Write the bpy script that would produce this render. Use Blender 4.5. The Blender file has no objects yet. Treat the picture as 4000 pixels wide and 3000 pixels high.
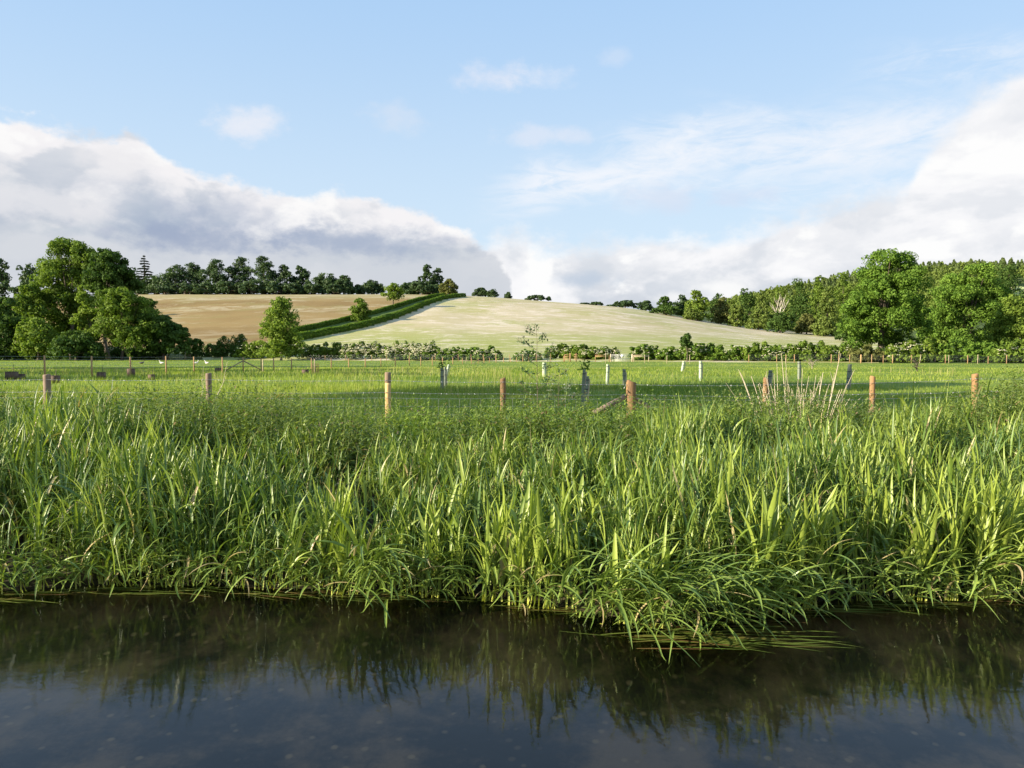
import bpy, math
import numpy as np
from mathutils import Vector
sc = bpy.context.scene
COL = sc.collection
RAD = math.radians

# ------------------------------------------------------------------ camera
F = 2889.0                 # focal length in pixels of the 4000 px wide photograph
CZ = 2.4                   # eye height above the river
TH = math.atan(122 / F)    # downward pitch
ct, st = math.cos(TH), math.sin(TH)
cam = bpy.data.objects.new('camera', bpy.data.cameras.new('camera'))
COL.objects.link(cam)
cam.location = (0, 0, CZ)
cam.rotation_euler = (math.pi / 2 - TH, 0, 0)
cam.data.sensor_width = 36
cam.data.lens = 26.0
cam.data.clip_start = 0.05
cam.data.clip_end = 6000
sc.camera = cam
sc.render.resolution_x, sc.render.resolution_y = 1024, 768

# ------------------------------------------------------------------ exposure, sun and sky
EXPO = 1.2
sc.view_settings.view_transform = 'Standard'
sc.view_settings.look = 'None'
sc.view_settings.gamma = 1
sc.view_settings.exposure = EXPO
SUN_EL, SUN_AZ = RAD(19), math.atan2(-0.925, -0.38)       # azimuth clockwise from +Y
SD = Vector((math.sin(SUN_AZ) * math.cos(SUN_EL), math.cos(SUN_AZ) * math.cos(SUN_EL), math.sin(SUN_EL)))
sl = bpy.data.lights.new('sun', 'SUN')
sl.energy = 5.0
sl.angle = RAD(0.5)
sl.color = (1.0, 0.87, 0.68)
so = bpy.data.objects.new('sun', sl)
COL.objects.link(so)
so.rotation_euler = (-SD).to_track_quat('-Z', 'Y').to_euler()
so.location = (-60, -20, 60)

W = bpy.data.worlds.new('World')
sc.world = W
W.use_nodes = True


class NT:
    """small helper around a node tree"""
    def __init__(s, tree):
        s.t = tree
        tree.nodes.clear()

    def n(s, typ, **kw):
        nd = s.t.nodes.new(typ)
        for k, v in kw.items():
            if k.startswith('i_'):
                key = k[2:]
                key = int(key) if key.isdigit() else key.replace('_', ' ')
                s.put(nd.inputs[key], v)
            else:
                setattr(nd, k, v)
        return nd

    def put(s, sock, v):
        if isinstance(v, bpy.types.NodeSocket):
            s.t.links.new(v, sock)
        else:
            if isinstance(v, (tuple, list)) and len(v) == 3 and sock.type == 'RGBA':
                v = (*v, 1)
            sock.default_value = v

    def m(s, op, a, b=None, c=None, clamp=False):
        nd = s.t.nodes.new('ShaderNodeMath')
        nd.operation = op
        nd.use_clamp = clamp
        for i, v in enumerate((a, b, c)):
            if v is not None:
                s.put(nd.inputs[i], v)
        return nd.outputs[0]

    def step(s, x, a, b, lo=0.0, hi=1.0):
        nd = s.n('ShaderNodeMapRange', interpolation_type='SMOOTHSTEP')
        s.put(nd.inputs[0], x)
        for i, v in enumerate((a, b, lo, hi)):
            s.put(nd.inputs[i + 1], v)
        return nd.outputs[0]

    def mix(s, f, a, b):
        nd = s.n('ShaderNodeMix', data_type='RGBA')
        s.put(nd.inputs[0], f)
        s.put(nd.inputs[6], a)
        s.put(nd.inputs[7], b)
        return nd.outputs[2]

    def noise(s, vec, scale, detail=4, rough=0.55, sc3=None, loc=(0, 0, 0), dist=0.0, out=0):
        if sc3 or loc != (0, 0, 0):
            mp = s.n('ShaderNodeMapping')
            s.put(mp.inputs[0], vec)
            mp.inputs['Location'].default_value = loc
            mp.inputs['Scale'].default_value = sc3 or (1, 1, 1)
            vec = mp.outputs[0]
        nd = s.n('ShaderNodeTexNoise')
        s.put(nd.inputs['Vector'], vec)
        nd.inputs['Scale'].default_value = scale
        nd.inputs['Detail'].default_value = detail
        nd.inputs['Roughness'].default_value = rough
        nd.inputs['Distortion'].default_value = dist
        return nd.outputs[out]


def lin(r, g, b):
    """displayed 0-255 colour to linear"""
    f = lambda c: (c / 255 / 12.92) if c / 255 <= 0.04045 else ((c / 255 + 0.055) / 1.055) ** 2.4
    return (f(r), f(g), f(b))


def skyc(r, g, b):
    k = 2 ** -EXPO
    return tuple(c * k for c in lin(r, g, b))


def px_az(x):
    return math.atan((x - 2000) / F)


def px_el(x, y):
    return math.atan((1378 - y) / F * math.cos(px_az(x)))


def build_sky():
    w = NT(W.node_tree)
    tc = w.n('ShaderNodeTexCoord').outputs['Generated']
    sx = w.n('ShaderNodeSeparateXYZ')
    w.put(sx.inputs[0], tc)
    az = w.m('ARCTAN2', sx.outputs[0], sx.outputs[1])
    el = w.m('ARCSINE', sx.outputs[2])
    sky = w.n('ShaderNodeTexSky', sky_type='NISHITA', sun_disc=False)
    sky.sun_elevation = SUN_EL
    sky.sun_rotation = SUN_AZ
    sky.altitude = 100
    sky.air_density = 1.0
    sky.dust_density = 0.9
    sky.ozone_density = 1.6
    blue = w.n('ShaderNodeVectorMath', operation='SCALE')
    w.put(blue.inputs[0], sky.outputs[0])
    blue.inputs['Scale'].default_value = SKY
    col = blue.outputs[0]
    # thin high veil that whitens the lower sky
    veil = w.step(el, 0.02, 0.55, 0.92, 0.86)
    col = w.mix(veil, col, w.mix(w.step(el, 0.08, 0.52), skyc(214, 234, 251), skyc(176, 213, 252)))

    def curve(pts):
        fc = w.n('ShaderNodeFloatCurve')
        c = fc.mapping.curves[0]
        P = [((px_az(x) + 0.8) / 1.6, px_el(x, y) / 0.6 + 0.15) for x, y in pts]
        c.points[0].location = (0.0, P[0][1])
        c.points[1].location = (1.0, P[-1][1])
        for p in P:
            c.points.new(*p)
        for p in c.points:
            p.handle_type = 'AUTO_CLAMPED'
        fc.mapping.update()
        w.put(fc.inputs['Value'], w.m('DIVIDE', w.m('ADD', az, 0.8), 1.6, clamp=True))
        return w.m('MULTIPLY', w.m('SUBTRACT', fc.outputs[0], 0.15), 0.6)

    # flattened direction so that billows look stretched along the horizon
    big = w.noise(tc, 5.0, 7, 0.6, (1, 1, 1.9), (3.1, 0.4, 0))
    fine = w.noise(tc, 17.0, 8, 0.62, (1, 1, 1.5), (1.3, 7, 2))
    crisp = w.noise(tc, 34.0, 6, 0.6, (1, 1, 1.3), (2, 2, 7))
    fine = w.m('ADD', w.m('MULTIPLY', fine, .75), w.m('MULTIPLY', w.noise(tc, 9, 5, .5, (1, 1, 1.6), (6, 2, 8)), .25))
    wob = w.m('ADD', w.m('MULTIPLY', w.m('SUBTRACT', big, 0.5), 0.11), w.m('MULTIPLY', w.m('SUBTRACT', fine, 0.5), 0.05))

    wob = w.m('ADD', wob, w.m('MULTIPLY', w.m('SUBTRACT', crisp, 0.5), 0.022))

    def relief(scale, loc, sc3, gain):          # billows lit from the upper left, where the sun is
        d = (0.030 * 5 / scale, 0.0, -0.045 * 5 / scale)
        a_ = w.noise(tc, scale, 8, 0.52, sc3, loc, 0.25)
        b_ = w.noise(tc, scale, 8, 0.52, sc3, tuple(l + q for l, q in zip(loc, d)), 0.25)
        return w.m('MULTIPLY', w.m('SUBTRACT', b_, a_), gain)
    rel1 = relief(7.0, (4, 4, 1), (1, 1, 1.7), 5.0)
    rel2 = relief(6.0, (1, 9, 5), (1, 1, 1.9), 5.0)
    # high cirrus
    def streak(x0, y0, x1, y1, half, loc, amt):
        a0, a1, e0, e1 = px_az(x0), px_az(x1), px_el(x0, y0), px_el(x1, y1)
        s = (e1 - e0) / (a1 - a0)
        warp = w.noise(tc, 6, 4, 0.5, loc=loc)
        d = w.m('SUBTRACT', w.m('SUBTRACT', el, e0), w.m('MULTIPLY', w.m('SUBTRACT', az, a0), s))
        d = w.m('ABSOLUTE', w.m('ADD', d, w.m('MULTIPLY', w.m('SUBTRACT', warp, 0.5), 0.09)))
        inside = w.m('MULTIPLY', w.step(az, a0 - .03, a0 + 0.10), w.step(az, a1 - 0.12, a1 + .06, 1, 0))
        core = w.m('MULTIPLY', w.step(d, 0, half, 1, 0), inside)
        tex = w.noise(tc, 13, 8, 0.66, (1.0, 1.0, 3.6), loc, 0.9)
        return w.m('MULTIPLY', w.m('MULTIPLY', core, w.step(tex, 0.33, 0.68)), amt)
    for a in ((1880, 800, 3150, 470, 0.045, (0, 0, 0), 0.75), (2250, 640, 3600, 500, 0.05, (4, 1, 9), 0.55),
              (2600, 690, 3900, 480, 0.05, (2, 8, 3), 0.6), (3300, 330, 4300, 150, 0.04, (7, 3, 1), 0.45),
              (2300, 760, 3700, 700, 0.035, (9, 1, 2), 0.45), (2700, 430, 3300, 410, 0.02, (5, 5, 2), 0.3),
              (1900, 830, 2900, 560, 0.03, (5, 9, 6), 0.6), (3100, 620, 4100, 520, 0.07, (6, 2, 6), 0.6)):
        col = w.mix(w.m('MULTIPLY', streak(*a), 1.25, clamp=True), col, skyc(243, 247, 254))

    # small puffs
    def puff(x, y, rw, rh, amt, c):
        a0, e0 = px_az(x), px_el(x, y)
        da = w.m('DIVIDE', w.m('SUBTRACT', az, a0), rw / F)
        de = w.m('DIVIDE', w.m('SUBTRACT', el, e0), rh / F)
        r = w.m('SQRT', w.m('ADD', w.m('POWER', da, 2), w.m('POWER', de, 2)))
        r = w.m('ADD', r, w.m('MULTIPLY', w.m('SUBTRACT', w.noise(tc, 26, 6, 0.6, (1, 1, 1.6)), 0.5), 2.4))
        return w.m('MULTIPLY', w.step(r, 0.15, 1.35, 1, 0), amt), c
    for a in ((1960, 320, 150, 50, .6, (236, 238, 248)), (2090, 320, 130, 40, .5, (236, 240, 250)), (985, 495, 125, 70, .8, (238, 240, 248)),
              (1550, 475, 100, 62, .42, (226, 232, 244)), (2120, 540, 170, 40, .5, (236, 238, 248)), (2390, 245, 60, 30, .3, (230, 236, 248)),
              (2580, 780, 150, 55, .55, (218, 226, 243)), (2900, 775, 120, 35, .45, (216, 224, 243))):
        f, c = puff(*a)
        col = w.mix(f, col, skyc(*c))

    # white cumulus bank on the right
    e2 = curve([(-400, 1010), (1500, 1000), (1850, 960), (2000, 905), (2150, 950), (2350, 945), (2600, 915), (2900, 870), (3200, 810), (3480, 750), (3600, 560),
                (3750, 420), (3900, 330), (4300, 120)])
    d2 = w.m('ADD', w.m('SUBTRACT', e2, el), wob)
    m2 = w.step(d2, -0.008, 0.024)
    big2 = w.noise(tc, 7.0, 7, 0.55, (1, 1, 2.3), (8.1, 2.4, 5), 0.4)
    sh2 = w.m('MULTIPLY', w.step(w.m('ADD', w.m('MULTIPLY', big2, .8), w.m('MULTIPLY', crisp, .2)), 0.40, 0.60), w.step(el, 0.02, 0.17, 1, 0.18))
    right = w.mix(sh2, skyc(250, 250, 252), skyc(196, 204, 216))
    lowg = w.step(el, 0.055, 0.015, 0, 0.35)
    right = w.mix(lowg, right, skyc(222, 226, 232))
    right = w.mix(w.m('MULTIPLY', w.step(rel2, 0.0, -0.5), w.step(el, 0.03, 0.26, 0.75, 0.25)), right, skyc(208, 215, 225))
    right = w.mix(w.step(rel2, 0.05, 0.45), right, skyc(254, 254, 254))
    # white heap low at right, and a blue-grey gap
    f, c = puff(2300, 1095, 110, 36, .6, (186, 202, 222))
    right = w.mix(f, right, skyc(*c))
    f, c = puff(2800, 1125, 120, 40, .9, (252, 252, 252))
    right = w.mix(f, right, skyc(*c))
    f, c = puff(2620, 1165, 90, 30, .8, (250, 250, 250))
    right = w.mix(f, right, skyc(*c))
    col = w.mix(m2, col, right)

    # grey bank on the left, lit along its upper edge
    e1 = curve([(-600, 380), (0, 425), (280, 500), (430, 520), (560, 500), (680, 590), (900, 650), (1020, 700), (1150, 730), (1290, 740), (1420, 780), (1600, 815),
                (1780, 870), (1880, 940), (1960, 1010), (2010, 1120), (2060, 1400), (4300, 1500)])
    d1 = w.m('ADD', w.m('SUBTRACT', e1, el), wob)
    m1 = w.step(d1, -0.002, 0.014)
    b3 = w.noise(tc, 4.2, 8, 0.6, (1, 1, 2.4), (2.2, 6.4, 1), 0.3)
    body = w.mix(w.step(w.m('ADD', w.m('MULTIPLY', b3, .8), w.m('MULTIPLY', w.noise(tc, 14, 8, 0.6, (1, 1, 1.5), (9, 5, 3)), .2)), 0.38, 0.58), skyc(164, 179, 200), skyc(194, 204, 215))
    wh = w.m('MULTIPLY', w.step(w.noise(tc, 8.0, 8, 0.6, (1, 1, 1.7), (5, 5, 5)), 0.44, 0.58), w.step(az, -0.55, -0.15, 0.95, 0.45))
    body = w.mix(wh, body, skyc(226, 227, 231))
    body = w.mix(w.m('MULTIPLY', w.step(rel1, 0.0, -0.5), 0.6), body, skyc(156, 169, 193))
    body = w.mix(w.m('MULTIPLY', w.step(rel1, 0.0, 0.5), w.step(az, -0.5, -0.1, 0.85, 0.5)), body, skyc(226, 228, 233))
    rim = w.m('ADD', d1, w.m('MULTIPLY', w.m('SUBTRACT', b3, 0.5), 0.20))
    wid = w.step(az, -0.62, -0.05, 0.15, 0.06)
    rimf = w.n('ShaderNodeMapRange', interpolation_type='SMOOTHSTEP')
    w.put(rimf.inputs[0], rim)
    rimf.inputs[1].default_value = 0.0
    w.put(rimf.inputs[2], wid)
    rimf.inputs[3].default_value = 1.0
    rimf.inputs[4].default_value = 0.0
    left = w.mix(rimf.outputs[0], body, skyc(246, 244, 246))
    left = w.mix(w.m('MULTIPLY', w.step(rel1, -0.05, -0.5), 0.5), left, skyc(186, 197, 211))
    left = w.mix(w.m('MULTIPLY', w.step(rel1, 0.1, 0.5), w.step(d1, 0.12, 0.02)), left, skyc(252, 251, 251))
    f, c = puff(1270, 735, 90, 38, 1.0, (254, 253, 252))
    left = w.mix(f, left, skyc(*c))
    lowl = w.step(w.m('ADD', el, w.m('MULTIPLY', w.m('SUBTRACT', b3, 0.5), 0.09)), 0.16, 0.115, 0, 0.85)
    left = w.mix(lowl, left, skyc(212, 216, 223))
    for q in ((820, 870, 420, 100, .45, (160, 174, 200)), (1300, 940, 300, 60, .4, (158, 172, 198)), (160, 800, 260, 70, .8, (232, 232, 236)), (480, 640, 150, 50, .7, (236, 235, 238))):
        f, c = puff(*q)
        left = w.mix(f, left, skyc(*c))
    f, c = puff(800, 930, 260, 60, .6, (150, 165, 194))
    left = w.mix(f, left, skyc(*c))
    f, c = puff(1450, 950, 330, 60, .6, (158, 173, 199))
    left = w.mix(f, left, skyc(*c))
    col = w.mix(m1, col, left)
    bg = w.n('ShaderNodeBackground')
    w.put(bg.inputs[0], col)
    bg.inputs[1].default_value = 1.0
    out = w.n('ShaderNodeOutputWorld')
    w.put(out.inputs[0], bg.outputs[0])


SKY = 0.09
build_sky()

# ------------------------------------------------------------------ projection helpers


def P(px, py, Y):
    """world point on the plane y=Y seen at photograph pixel (px,py)"""
    a, b = (px - 2000) / F, (1500 - py) / F
    d = np.array([a, ct + b * st, -st + b * ct])
    return np.array([0, 0, CZ]) + d * (Y / d[1])


def onwater(px, py, z=0.0):
    a, b = (px - 2000) / F, (1500 - py) / F
    d = np.array([a, ct + b * st, -st + b * ct])
    return np.array([0, 0, CZ]) + d * ((z - CZ) / d[2])


def fbm(x, y, s, seed=0, oct=4):
    """cheap smooth value noise, vectorised, about -1..1"""
    x, y = np.asarray(x, float) / s, np.asarray(y, float) / s
    tot, amp, nrm = 0, 1, 0
    for o in range(oct):
        xi, yi = np.floor(x).astype(np.int64), np.floor(y).astype(np.int64)
        fx, fy = x - xi, y - yi
        fx, fy = fx * fx * (3 - 2 * fx), fy * fy * (3 - 2 * fy)

        def h(a, b):
            n = (a * 374761393 + b * 668265263 + (seed + o) * 982451653) & 0x7fffffff
            n = ((n ^ (n >> 13)) * 1274126177) & 0x7fffffff
            return ((n ^ (n >> 16)) & 0xffff) / 32767.5 - 1
        v = (h(xi, yi) * (1 - fx) + h(xi + 1, yi) * fx) * (1 - fy) + (h(xi, yi + 1) * (1 - fx) + h(xi + 1, yi + 1) * fx) * fy
        tot = tot + v * amp
        nrm += amp
        amp *= 0.5
        x, y = x * 2.03 + 7.1, y * 2.03 + 3.7
    return tot / nrm


def pchip(xs, ys, x):
    """monotone cubic through (xs, ys); ys may have a trailing axis"""
    xs, ys = np.asarray(xs, float), np.asarray(ys, float)
    h = np.diff(xs)
    d = np.diff(ys) / h
    m = np.zeros_like(ys)
    for i in range(1, len(xs) - 1):
        a, b = d[i - 1], d[i]
        m[i] = 0 if a * b <= 0 else 2 * a * b / (a + b)
    m[0], m[-1] = d[0], d[-1]
    x = np.clip(x, xs[0], xs[-1])
    i = np.clip(np.searchsorted(xs, x) - 1, 0, len(xs) - 2)
    t = (x - xs[i]) / h[i]
    return (ys[i] * (2 * t**3 - 3 * t**2 + 1) + h[i] * m[i] * (t**3 - 2 * t**2 + t) + ys[i + 1] * (-2 * t**3 + 3 * t**2) + h[i] * m[i + 1] * (t**3 - t**2))


# ------------------------------------------------------------------ ground heights
MZ = 0.87                                  # meadow level above the river
VS = np.array([0, 60, 120, 190, 270, 340, 420, 520, 900, 2500.])
US = np.array([-6000, 0, 600, 1200, 1700, 1850, 2150, 2400, 2650, 3000, 3300, 3700, 4000, 5500, 9000.])
YS = {-6000: [1400, 1365, 1330, 1290, 1240, 1220, 1225, 1235, 1260, 1340],
      0: [1400, 1365, 1320, 1265, 1205, 1180, 1185, 1195, 1220, 1330],
      600: [1400, 1352, 1290, 1222, 1166, 1150, 1156, 1168, 1190, 1330],
      1200: [1400, 1350, 1288, 1222, 1166, 1150, 1156, 1168, 1190, 1330],
      1700: [1402, 1352, 1292, 1228, 1170, 1152, 1158, 1170, 1190, 1330],
      1850: [1402, 1354, 1298, 1236, 1176, 1157, 1164, 1175, 1195, 1330],
      2150: [1404, 1358, 1308, 1252, 1196, 1179, 1187, 1196, 1210, 1330],
      2400: [1406, 1364, 1320, 1270, 1216, 1198, 1206, 1214, 1220, 1330],
      2650: [1408, 1372, 1336, 1294, 1250, 1232, 1240, 1240, 1225, 1330],
      3000: [1411, 1382, 1358, 1328, 1298, 1281, 1240, 1180, 1180, 1330],
      3300: [1414, 1386, 1366, 1342, 1316, 1290, 1200, 1118, 1130, 1330],
      3700: [1416, 1385, 1360, 1330, 1290, 1250, 1150, 1075, 1090, 1330],
      4000: [1418, 1385, 1355, 1320, 1280, 1240, 1135, 1068, 1085, 1330],
      5500: [1420, 1385, 1355, 1320, 1280, 1240, 1130, 1060, 1080, 1330],
      9000: [1420, 1385, 1355, 1320, 1280, 1240, 1150, 1100, 1120, 1330]}


def Yhedge(k):
    return 132.2 / np.maximum(1 + 0.385 * np.clip(k, -1.6, 3), 0.2)


TAB = []
for u in US:
    k = (u - 2000) / F
    row = CZ + (1378 - np.array(YS[int(u)], float)) / F * (VS + Yhedge(k))
    row[0] = MZ
    TAB.append(row)
TAB = np.array(TAB)
_uf = np.linspace(-6000, 9000, 601)
_tabu = np.stack([pchip(US, TAB[:, j], _uf) for j in range(len(VS))], 1)
_vf = np.concatenate([np.arange(0, 900, 5), np.arange(900, 2501, 40)])
_g = np.stack([pchip(VS, _tabu[i], _vf) for i in range(len(_uf))], 0)
ker = np.ones(9) / 9.0
_gp = np.pad(_g[:, 1:180], ((0, 0), (4, 4)), mode='edge')
_g[:, 1:180] = np.stack([np.convolve(r, ker, 'valid') for r in _gp], 0)

_fpx = [(-1500, 2340), (-300, 2330), (0, 2335), (300, 2310), (800, 2305), (1100, 2325), (1400, 2330), (1800, 2345), (2100, 2380), (2330, 2430), (2600, 2470), (2900, 2440),
        (3150, 2385), (3500, 2360), (3800, 2350), (4000, 2335), (4300, 2330), (5600, 2340)]
_fw = np.array([onwater(*p)[:2] for p in _fpx])


def front(X):
    return np.interp(X, _fw[:, 0], _fw[:, 1])


def ground(X, Y):
    X, Y = np.asarray(X, float), np.asarray(Y, float)
    X, Y = np.broadcast_arrays(X, Y)
    k = X / np.maximum(Y, 1e-3)
    u = 2000 + F * k
    v = Y - Yhedge(k)
    ui = np.clip((u + 6000) / 25.0, 0, 599.999)
    vi = np.interp(v, _vf, np.arange(len(_vf)))
    i, j = ui.astype(int), np.minimum(vi.astype(int), len(_vf) - 2)
    a, b = ui - i, vi - j
    hz = (_g[i, j] * (1 - a) + _g[i + 1, j] * a) * (1 - b) + (_g[i, j + 1] * (1 - a) + _g[i + 1, j + 1] * a) * b
    mead = MZ + 0.07 * fbm(X, Y, 9, 3) * np.clip((Y - 14) / 12, 0, 1) * np.clip(-v / 15, 0, 1)
    z = np.where(v > 0, hz, mead)
    # river bank
    s = Y - front(X)
    bank = np.interp(s, [-7, -2.2, -0.7, -0.1, 0.5, 1.6, 3.0, 4.6], [-0.42, -0.46, -0.34, -0.10, 0.10, 0.34, 0.62, MZ])
    bank = bank + 0.03 * fbm(X, Y, 0.8, 5) * (s < 4)
    nb = np.interp(Y, [-4, 0.2, 1.0, 2.2, 3.2], [0.9, 0.85, 0.5, -0.2, -0.42])
    bank = np.where(Y < 3.2, np.maximum(nb, bank), bank)
    return np.where(Y < 13, np.where(Y < 12, bank, np.minimum(bank, MZ)), z)


def G(X, Y):
    return float(ground(X, Y))


def at(px, Y):
    """ground point on depth Y in the direction of photograph column px"""
    X = (px - 2000) / F * (Y * ct + 0.05)
    return np.array([X, Y, G(X, Y)])


def hit(px, py, v0=2, v1=380):
    """where the hill shows at photograph pixel (px,py)"""
    k = (px - 2000) / F
    Ys = np.linspace(Yhedge(k) + v0, Yhedge(k) + v1, 900)
    z = ground(k * Ys, Ys)
    yy = 1378 - (z - CZ) / Ys * F
    idx = np.where(yy <= py)[0]
    i = idx[0] if len(idx) else int(np.argmin(yy))
    return np.array([k * Ys[i], Ys[i], z[i]])


# ------------------------------------------------------------------ object helpers
def mk(name, V, Fc, mat=None, parent=None, cols=None, smooth=False, mats=None, midx=None):
    me = bpy.data.meshes.new(name)
    V = np.asarray(V, np.float32)
    if isinstance(Fc, np.ndarray):
        n, k = Fc.shape
        me.vertices.add(len(V))
        me.vertices.foreach_set('co', V.ravel())
        me.loops.add(n * k)
        me.loops.foreach_set('vertex_index', Fc.ravel().astype(np.int32))
        me.polygons.add(n)
        me.polygons.foreach_set('loop_start', np.arange(0, n * k, k, dtype=np.int32))
        me.polygons.foreach_set('loop_total', np.full(n, k, np.int32))
    else:
        me.from_pydata([tuple(map(float, v)) for v in V], [], [tuple(int(q) for q in f) for f in Fc])
    if smooth:
        me.polygons.foreach_set('use_smooth', np.ones(len(me.polygons), bool))
    if cols is not None:
        at_ = me.color_attributes.new('Col', 'FLOAT_COLOR', 'POINT')
        c = np.ones((len(V), 4), np.float32)
        c[:, :cols.shape[1]] = cols
        at_.data.foreach_set('color', c.ravel())
    me.update(calc_edges=True)
    o = bpy.data.objects.new(name, me)
    COL.objects.link(o)
    if mat is not None:
        me.materials.append(mat)
    if parent is not None:
        o.parent = parent
    return o


def tag(o, label=None, cat=None, group=None, kind=None):
    for k, v in (('label', label), ('category', cat), ('group', group), ('kind', kind)):
        if v:
            o[k] = v
    return o


def empty(name, loc, label, cat, group=None):
    o = bpy.data.objects.new(name, None)
    o.location = tuple(map(float, loc))
    COL.objects.link(o)
    return tag(o, label, cat, group)


def copy_tree(src, loc, label, group=None, rz=0, scale=None):
    r = src.copy()
    COL.objects.link(r)
    r.location = tuple(map(float, loc))
    r.rotation_euler = (0, 0, rz)
    if scale:
        r.scale = scale
    tag(r, label, None, group)
    for ch in list(src.children):
        c = ch.copy()
        COL.objects.link(c)
        c.parent = r
        for g in ch.children:
            d = g.copy()
            COL.objects.link(d)
            d.parent = c
    return r


class MB:
    def __init__(s):
        s.v, s.f, s.c, s.n = [], [], [], 0

    def add(s, V, Fc, C=None):
        V = np.asarray(V, float)
        s.v.append(V)
        s.f.append(np.asarray(Fc, int) + s.n)
        s.c.append(np.zeros((len(V), 3)) if C is None else C)
        s.n += len(V)
        return s

    def obj(s, name, mat, parent=None, smooth=False):
        return mk(name, np.concatenate(s.v), np.concatenate(s.f), mat, parent, np.concatenate(s.c), smooth)

    def tube(s, pts, rad, k=8, caps=True, C=None, wob=0, rng=None):
        pts = np.asarray(pts, float)
        rad = np.broadcast_to(np.asarray(rad, float), (len(pts),))
        T = np.gradient(pts, axis=0)
        T /= np.linalg.norm(T, axis=1)[:, None] + 1e-9
        ref = np.array([0, 0, 1.0]) if abs(T[0][2]) < 0.9 else np.array([1.0, 0, 0])
        A = np.cross(T, ref)
        A /= np.linalg.norm(A, axis=1)[:, None]
        B = np.cross(T, A)
        th = np.linspace(0, 2 * np.pi, k, endpoint=False)
        rr = rad[:, None] * np.ones(k)[None]
        if wob and rng is not None:
            rr = rr * (1 + wob * rng.normal(size=rr.shape))
        V = pts[:, None] + rr[..., None] * (np.cos(th)[None, :, None] * A[:, None] + np.sin(th)[None, :, None] * B[:, None])
        V = V.reshape(-1, 3)
        n = len(pts)
        i, j = np.meshgrid(np.arange(n - 1), np.arange(k), indexing='ij')
        a = i * k + j
        b = i * k + (j + 1) % k
        Q = np.stack([a, b, b + k, a + k], -1).reshape(-1, 4)
        if caps:                           # caps as quads fanned round a centre vertex pair
            c0, c1 = len(V), len(V) + 1
            V = np.concatenate([V, pts[:1], pts[-1:]])
            ev = np.arange(0, k, 2)
            q0 = np.stack([np.full(len(ev), c0), (ev + 2) % k, (ev + 1) % k, ev], -1)
            q1 = np.stack([np.full(len(ev), c1), ev + (n - 1) * k, (ev + 1) % k + (n - 1) * k, (ev + 2) % k + (n - 1) * k], -1)
            Q = np.concatenate([Q, q0, q1])
        C_ = None
        if C is not None:
            C_ = np.tile(np.asarray(C, float), (len(V), 1))
        return s.add(V, Q, C_)

    def box(s, c, size, rot=None, bev=0.0):
        c, h = np.asarray(c, float), np.asarray(size, float) / 2
        sg = np.array([[x, y, z] for x in (-1, 1) for y in (-1, 1) for z in (-1, 1)], float)
        V = sg * h
        if rot is not None:
            V = V @ np.asarray(rot).T
        Q = [[0, 1, 3, 2], [4, 6, 7, 5], [0, 4, 5, 1], [2, 3, 7, 6], [0, 2, 6, 4], [1, 5, 7, 3]]
        return s.add(V + c, Q)


def rotz(a):
    return np.array([[math.cos(a), -math.sin(a), 0], [math.sin(a), math.cos(a), 0], [0, 0, 1]])


# ------------------------------------------------------------------ materials
def mat(name):
    m = bpy.data.materials.new(name)
    m.use_nodes = True
    return m, NT(m.node_tree)


def finish(t, sh, disp=None):
    o = t.n('ShaderNodeOutputMaterial')
    t.put(o.inputs[0], sh)


def leaf_mat(name, c1, c2, tr=0.35, rough=0.5, spec=0.35, dead=None, base=None, trc=1.6):
    """foliage: colour runs between c1 and c2 by the tint stored on each leaf"""
    m, t = mat(name)
    a = t.n('ShaderNodeAttribute', attribute_name='Col')
    s = t.n('ShaderNodeSeparateColor')
    t.put(s.inputs[0], a.outputs['Color'])
    col = t.mix(s.outputs[0], c1, c2)
    if base:
        col = t.mix(t.step(s.outputs[1], 0.0, 0.45, 0.85, 0.0), col, base)
    if dead:
        col = t.mix(s.outputs[2], col, dead)
    p = t.n('ShaderNodeBsdfPrincipled')
    t.put(p.inputs['Base Color'], col)
    p.inputs['Roughness'].default_value = rough
    p.inputs['Specular IOR Level'].default_value = spec
    tl = t.n('ShaderNodeBsdfTranslucent')
    tc_ = t.n('ShaderNodeMix', data_type='RGBA', blend_type='MULTIPLY')
    tc_.inputs[0].default_value = 1
    t.put(tc_.inputs[6], col)
    tc_.inputs[7].default_value = (1.25 * trc / 1.6, 1.35 * trc / 1.6, 0.55, 1)
    t.put(tl.inputs[0], tc_.outputs[2])
    mx = t.n('ShaderNodeMixShader')
    mx.inputs[0].default_value = tr
    t.put(mx.inputs[1], p.outputs[0])
    t.put(mx.inputs[2], tl.outputs[0])
    finish(t, mx.outputs[0])
    return m


def wood_mat(name, c1, c2, scale=6, rough=0.8, stretch=(1, 1, 0.15), bump=0.3):
    m, t = mat(name)
    tc = t.n('ShaderNodeTexCoord').outputs['Object']
    n1 = t.noise(tc, scale, 6, 0.6, stretch)
    n2 = t.noise(tc, scale * 5, 4, 0.6, stretch)
    col = t.mix(t.step(t.m('ADD', t.m('MULTIPLY', n1, 0.7), t.m('MULTIPLY', n2, 0.3)), 0.35, 0.65), c1, c2)
    p = t.n('ShaderNodeBsdfPrincipled')
    t.put(p.inputs['Base Color'], col)
    p.inputs['Roughness'].default_value = rough
    b = t.n('ShaderNodeBump')
    b.inputs['Strength'].default_value = bump
    b.inputs['Distance'].default_value = 0.01
    t.put(b.inputs['Height'], n2)
    t.put(p.inputs['Normal'], b.outputs[0])
    finish(t, p.outputs[0])
    return m


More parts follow.
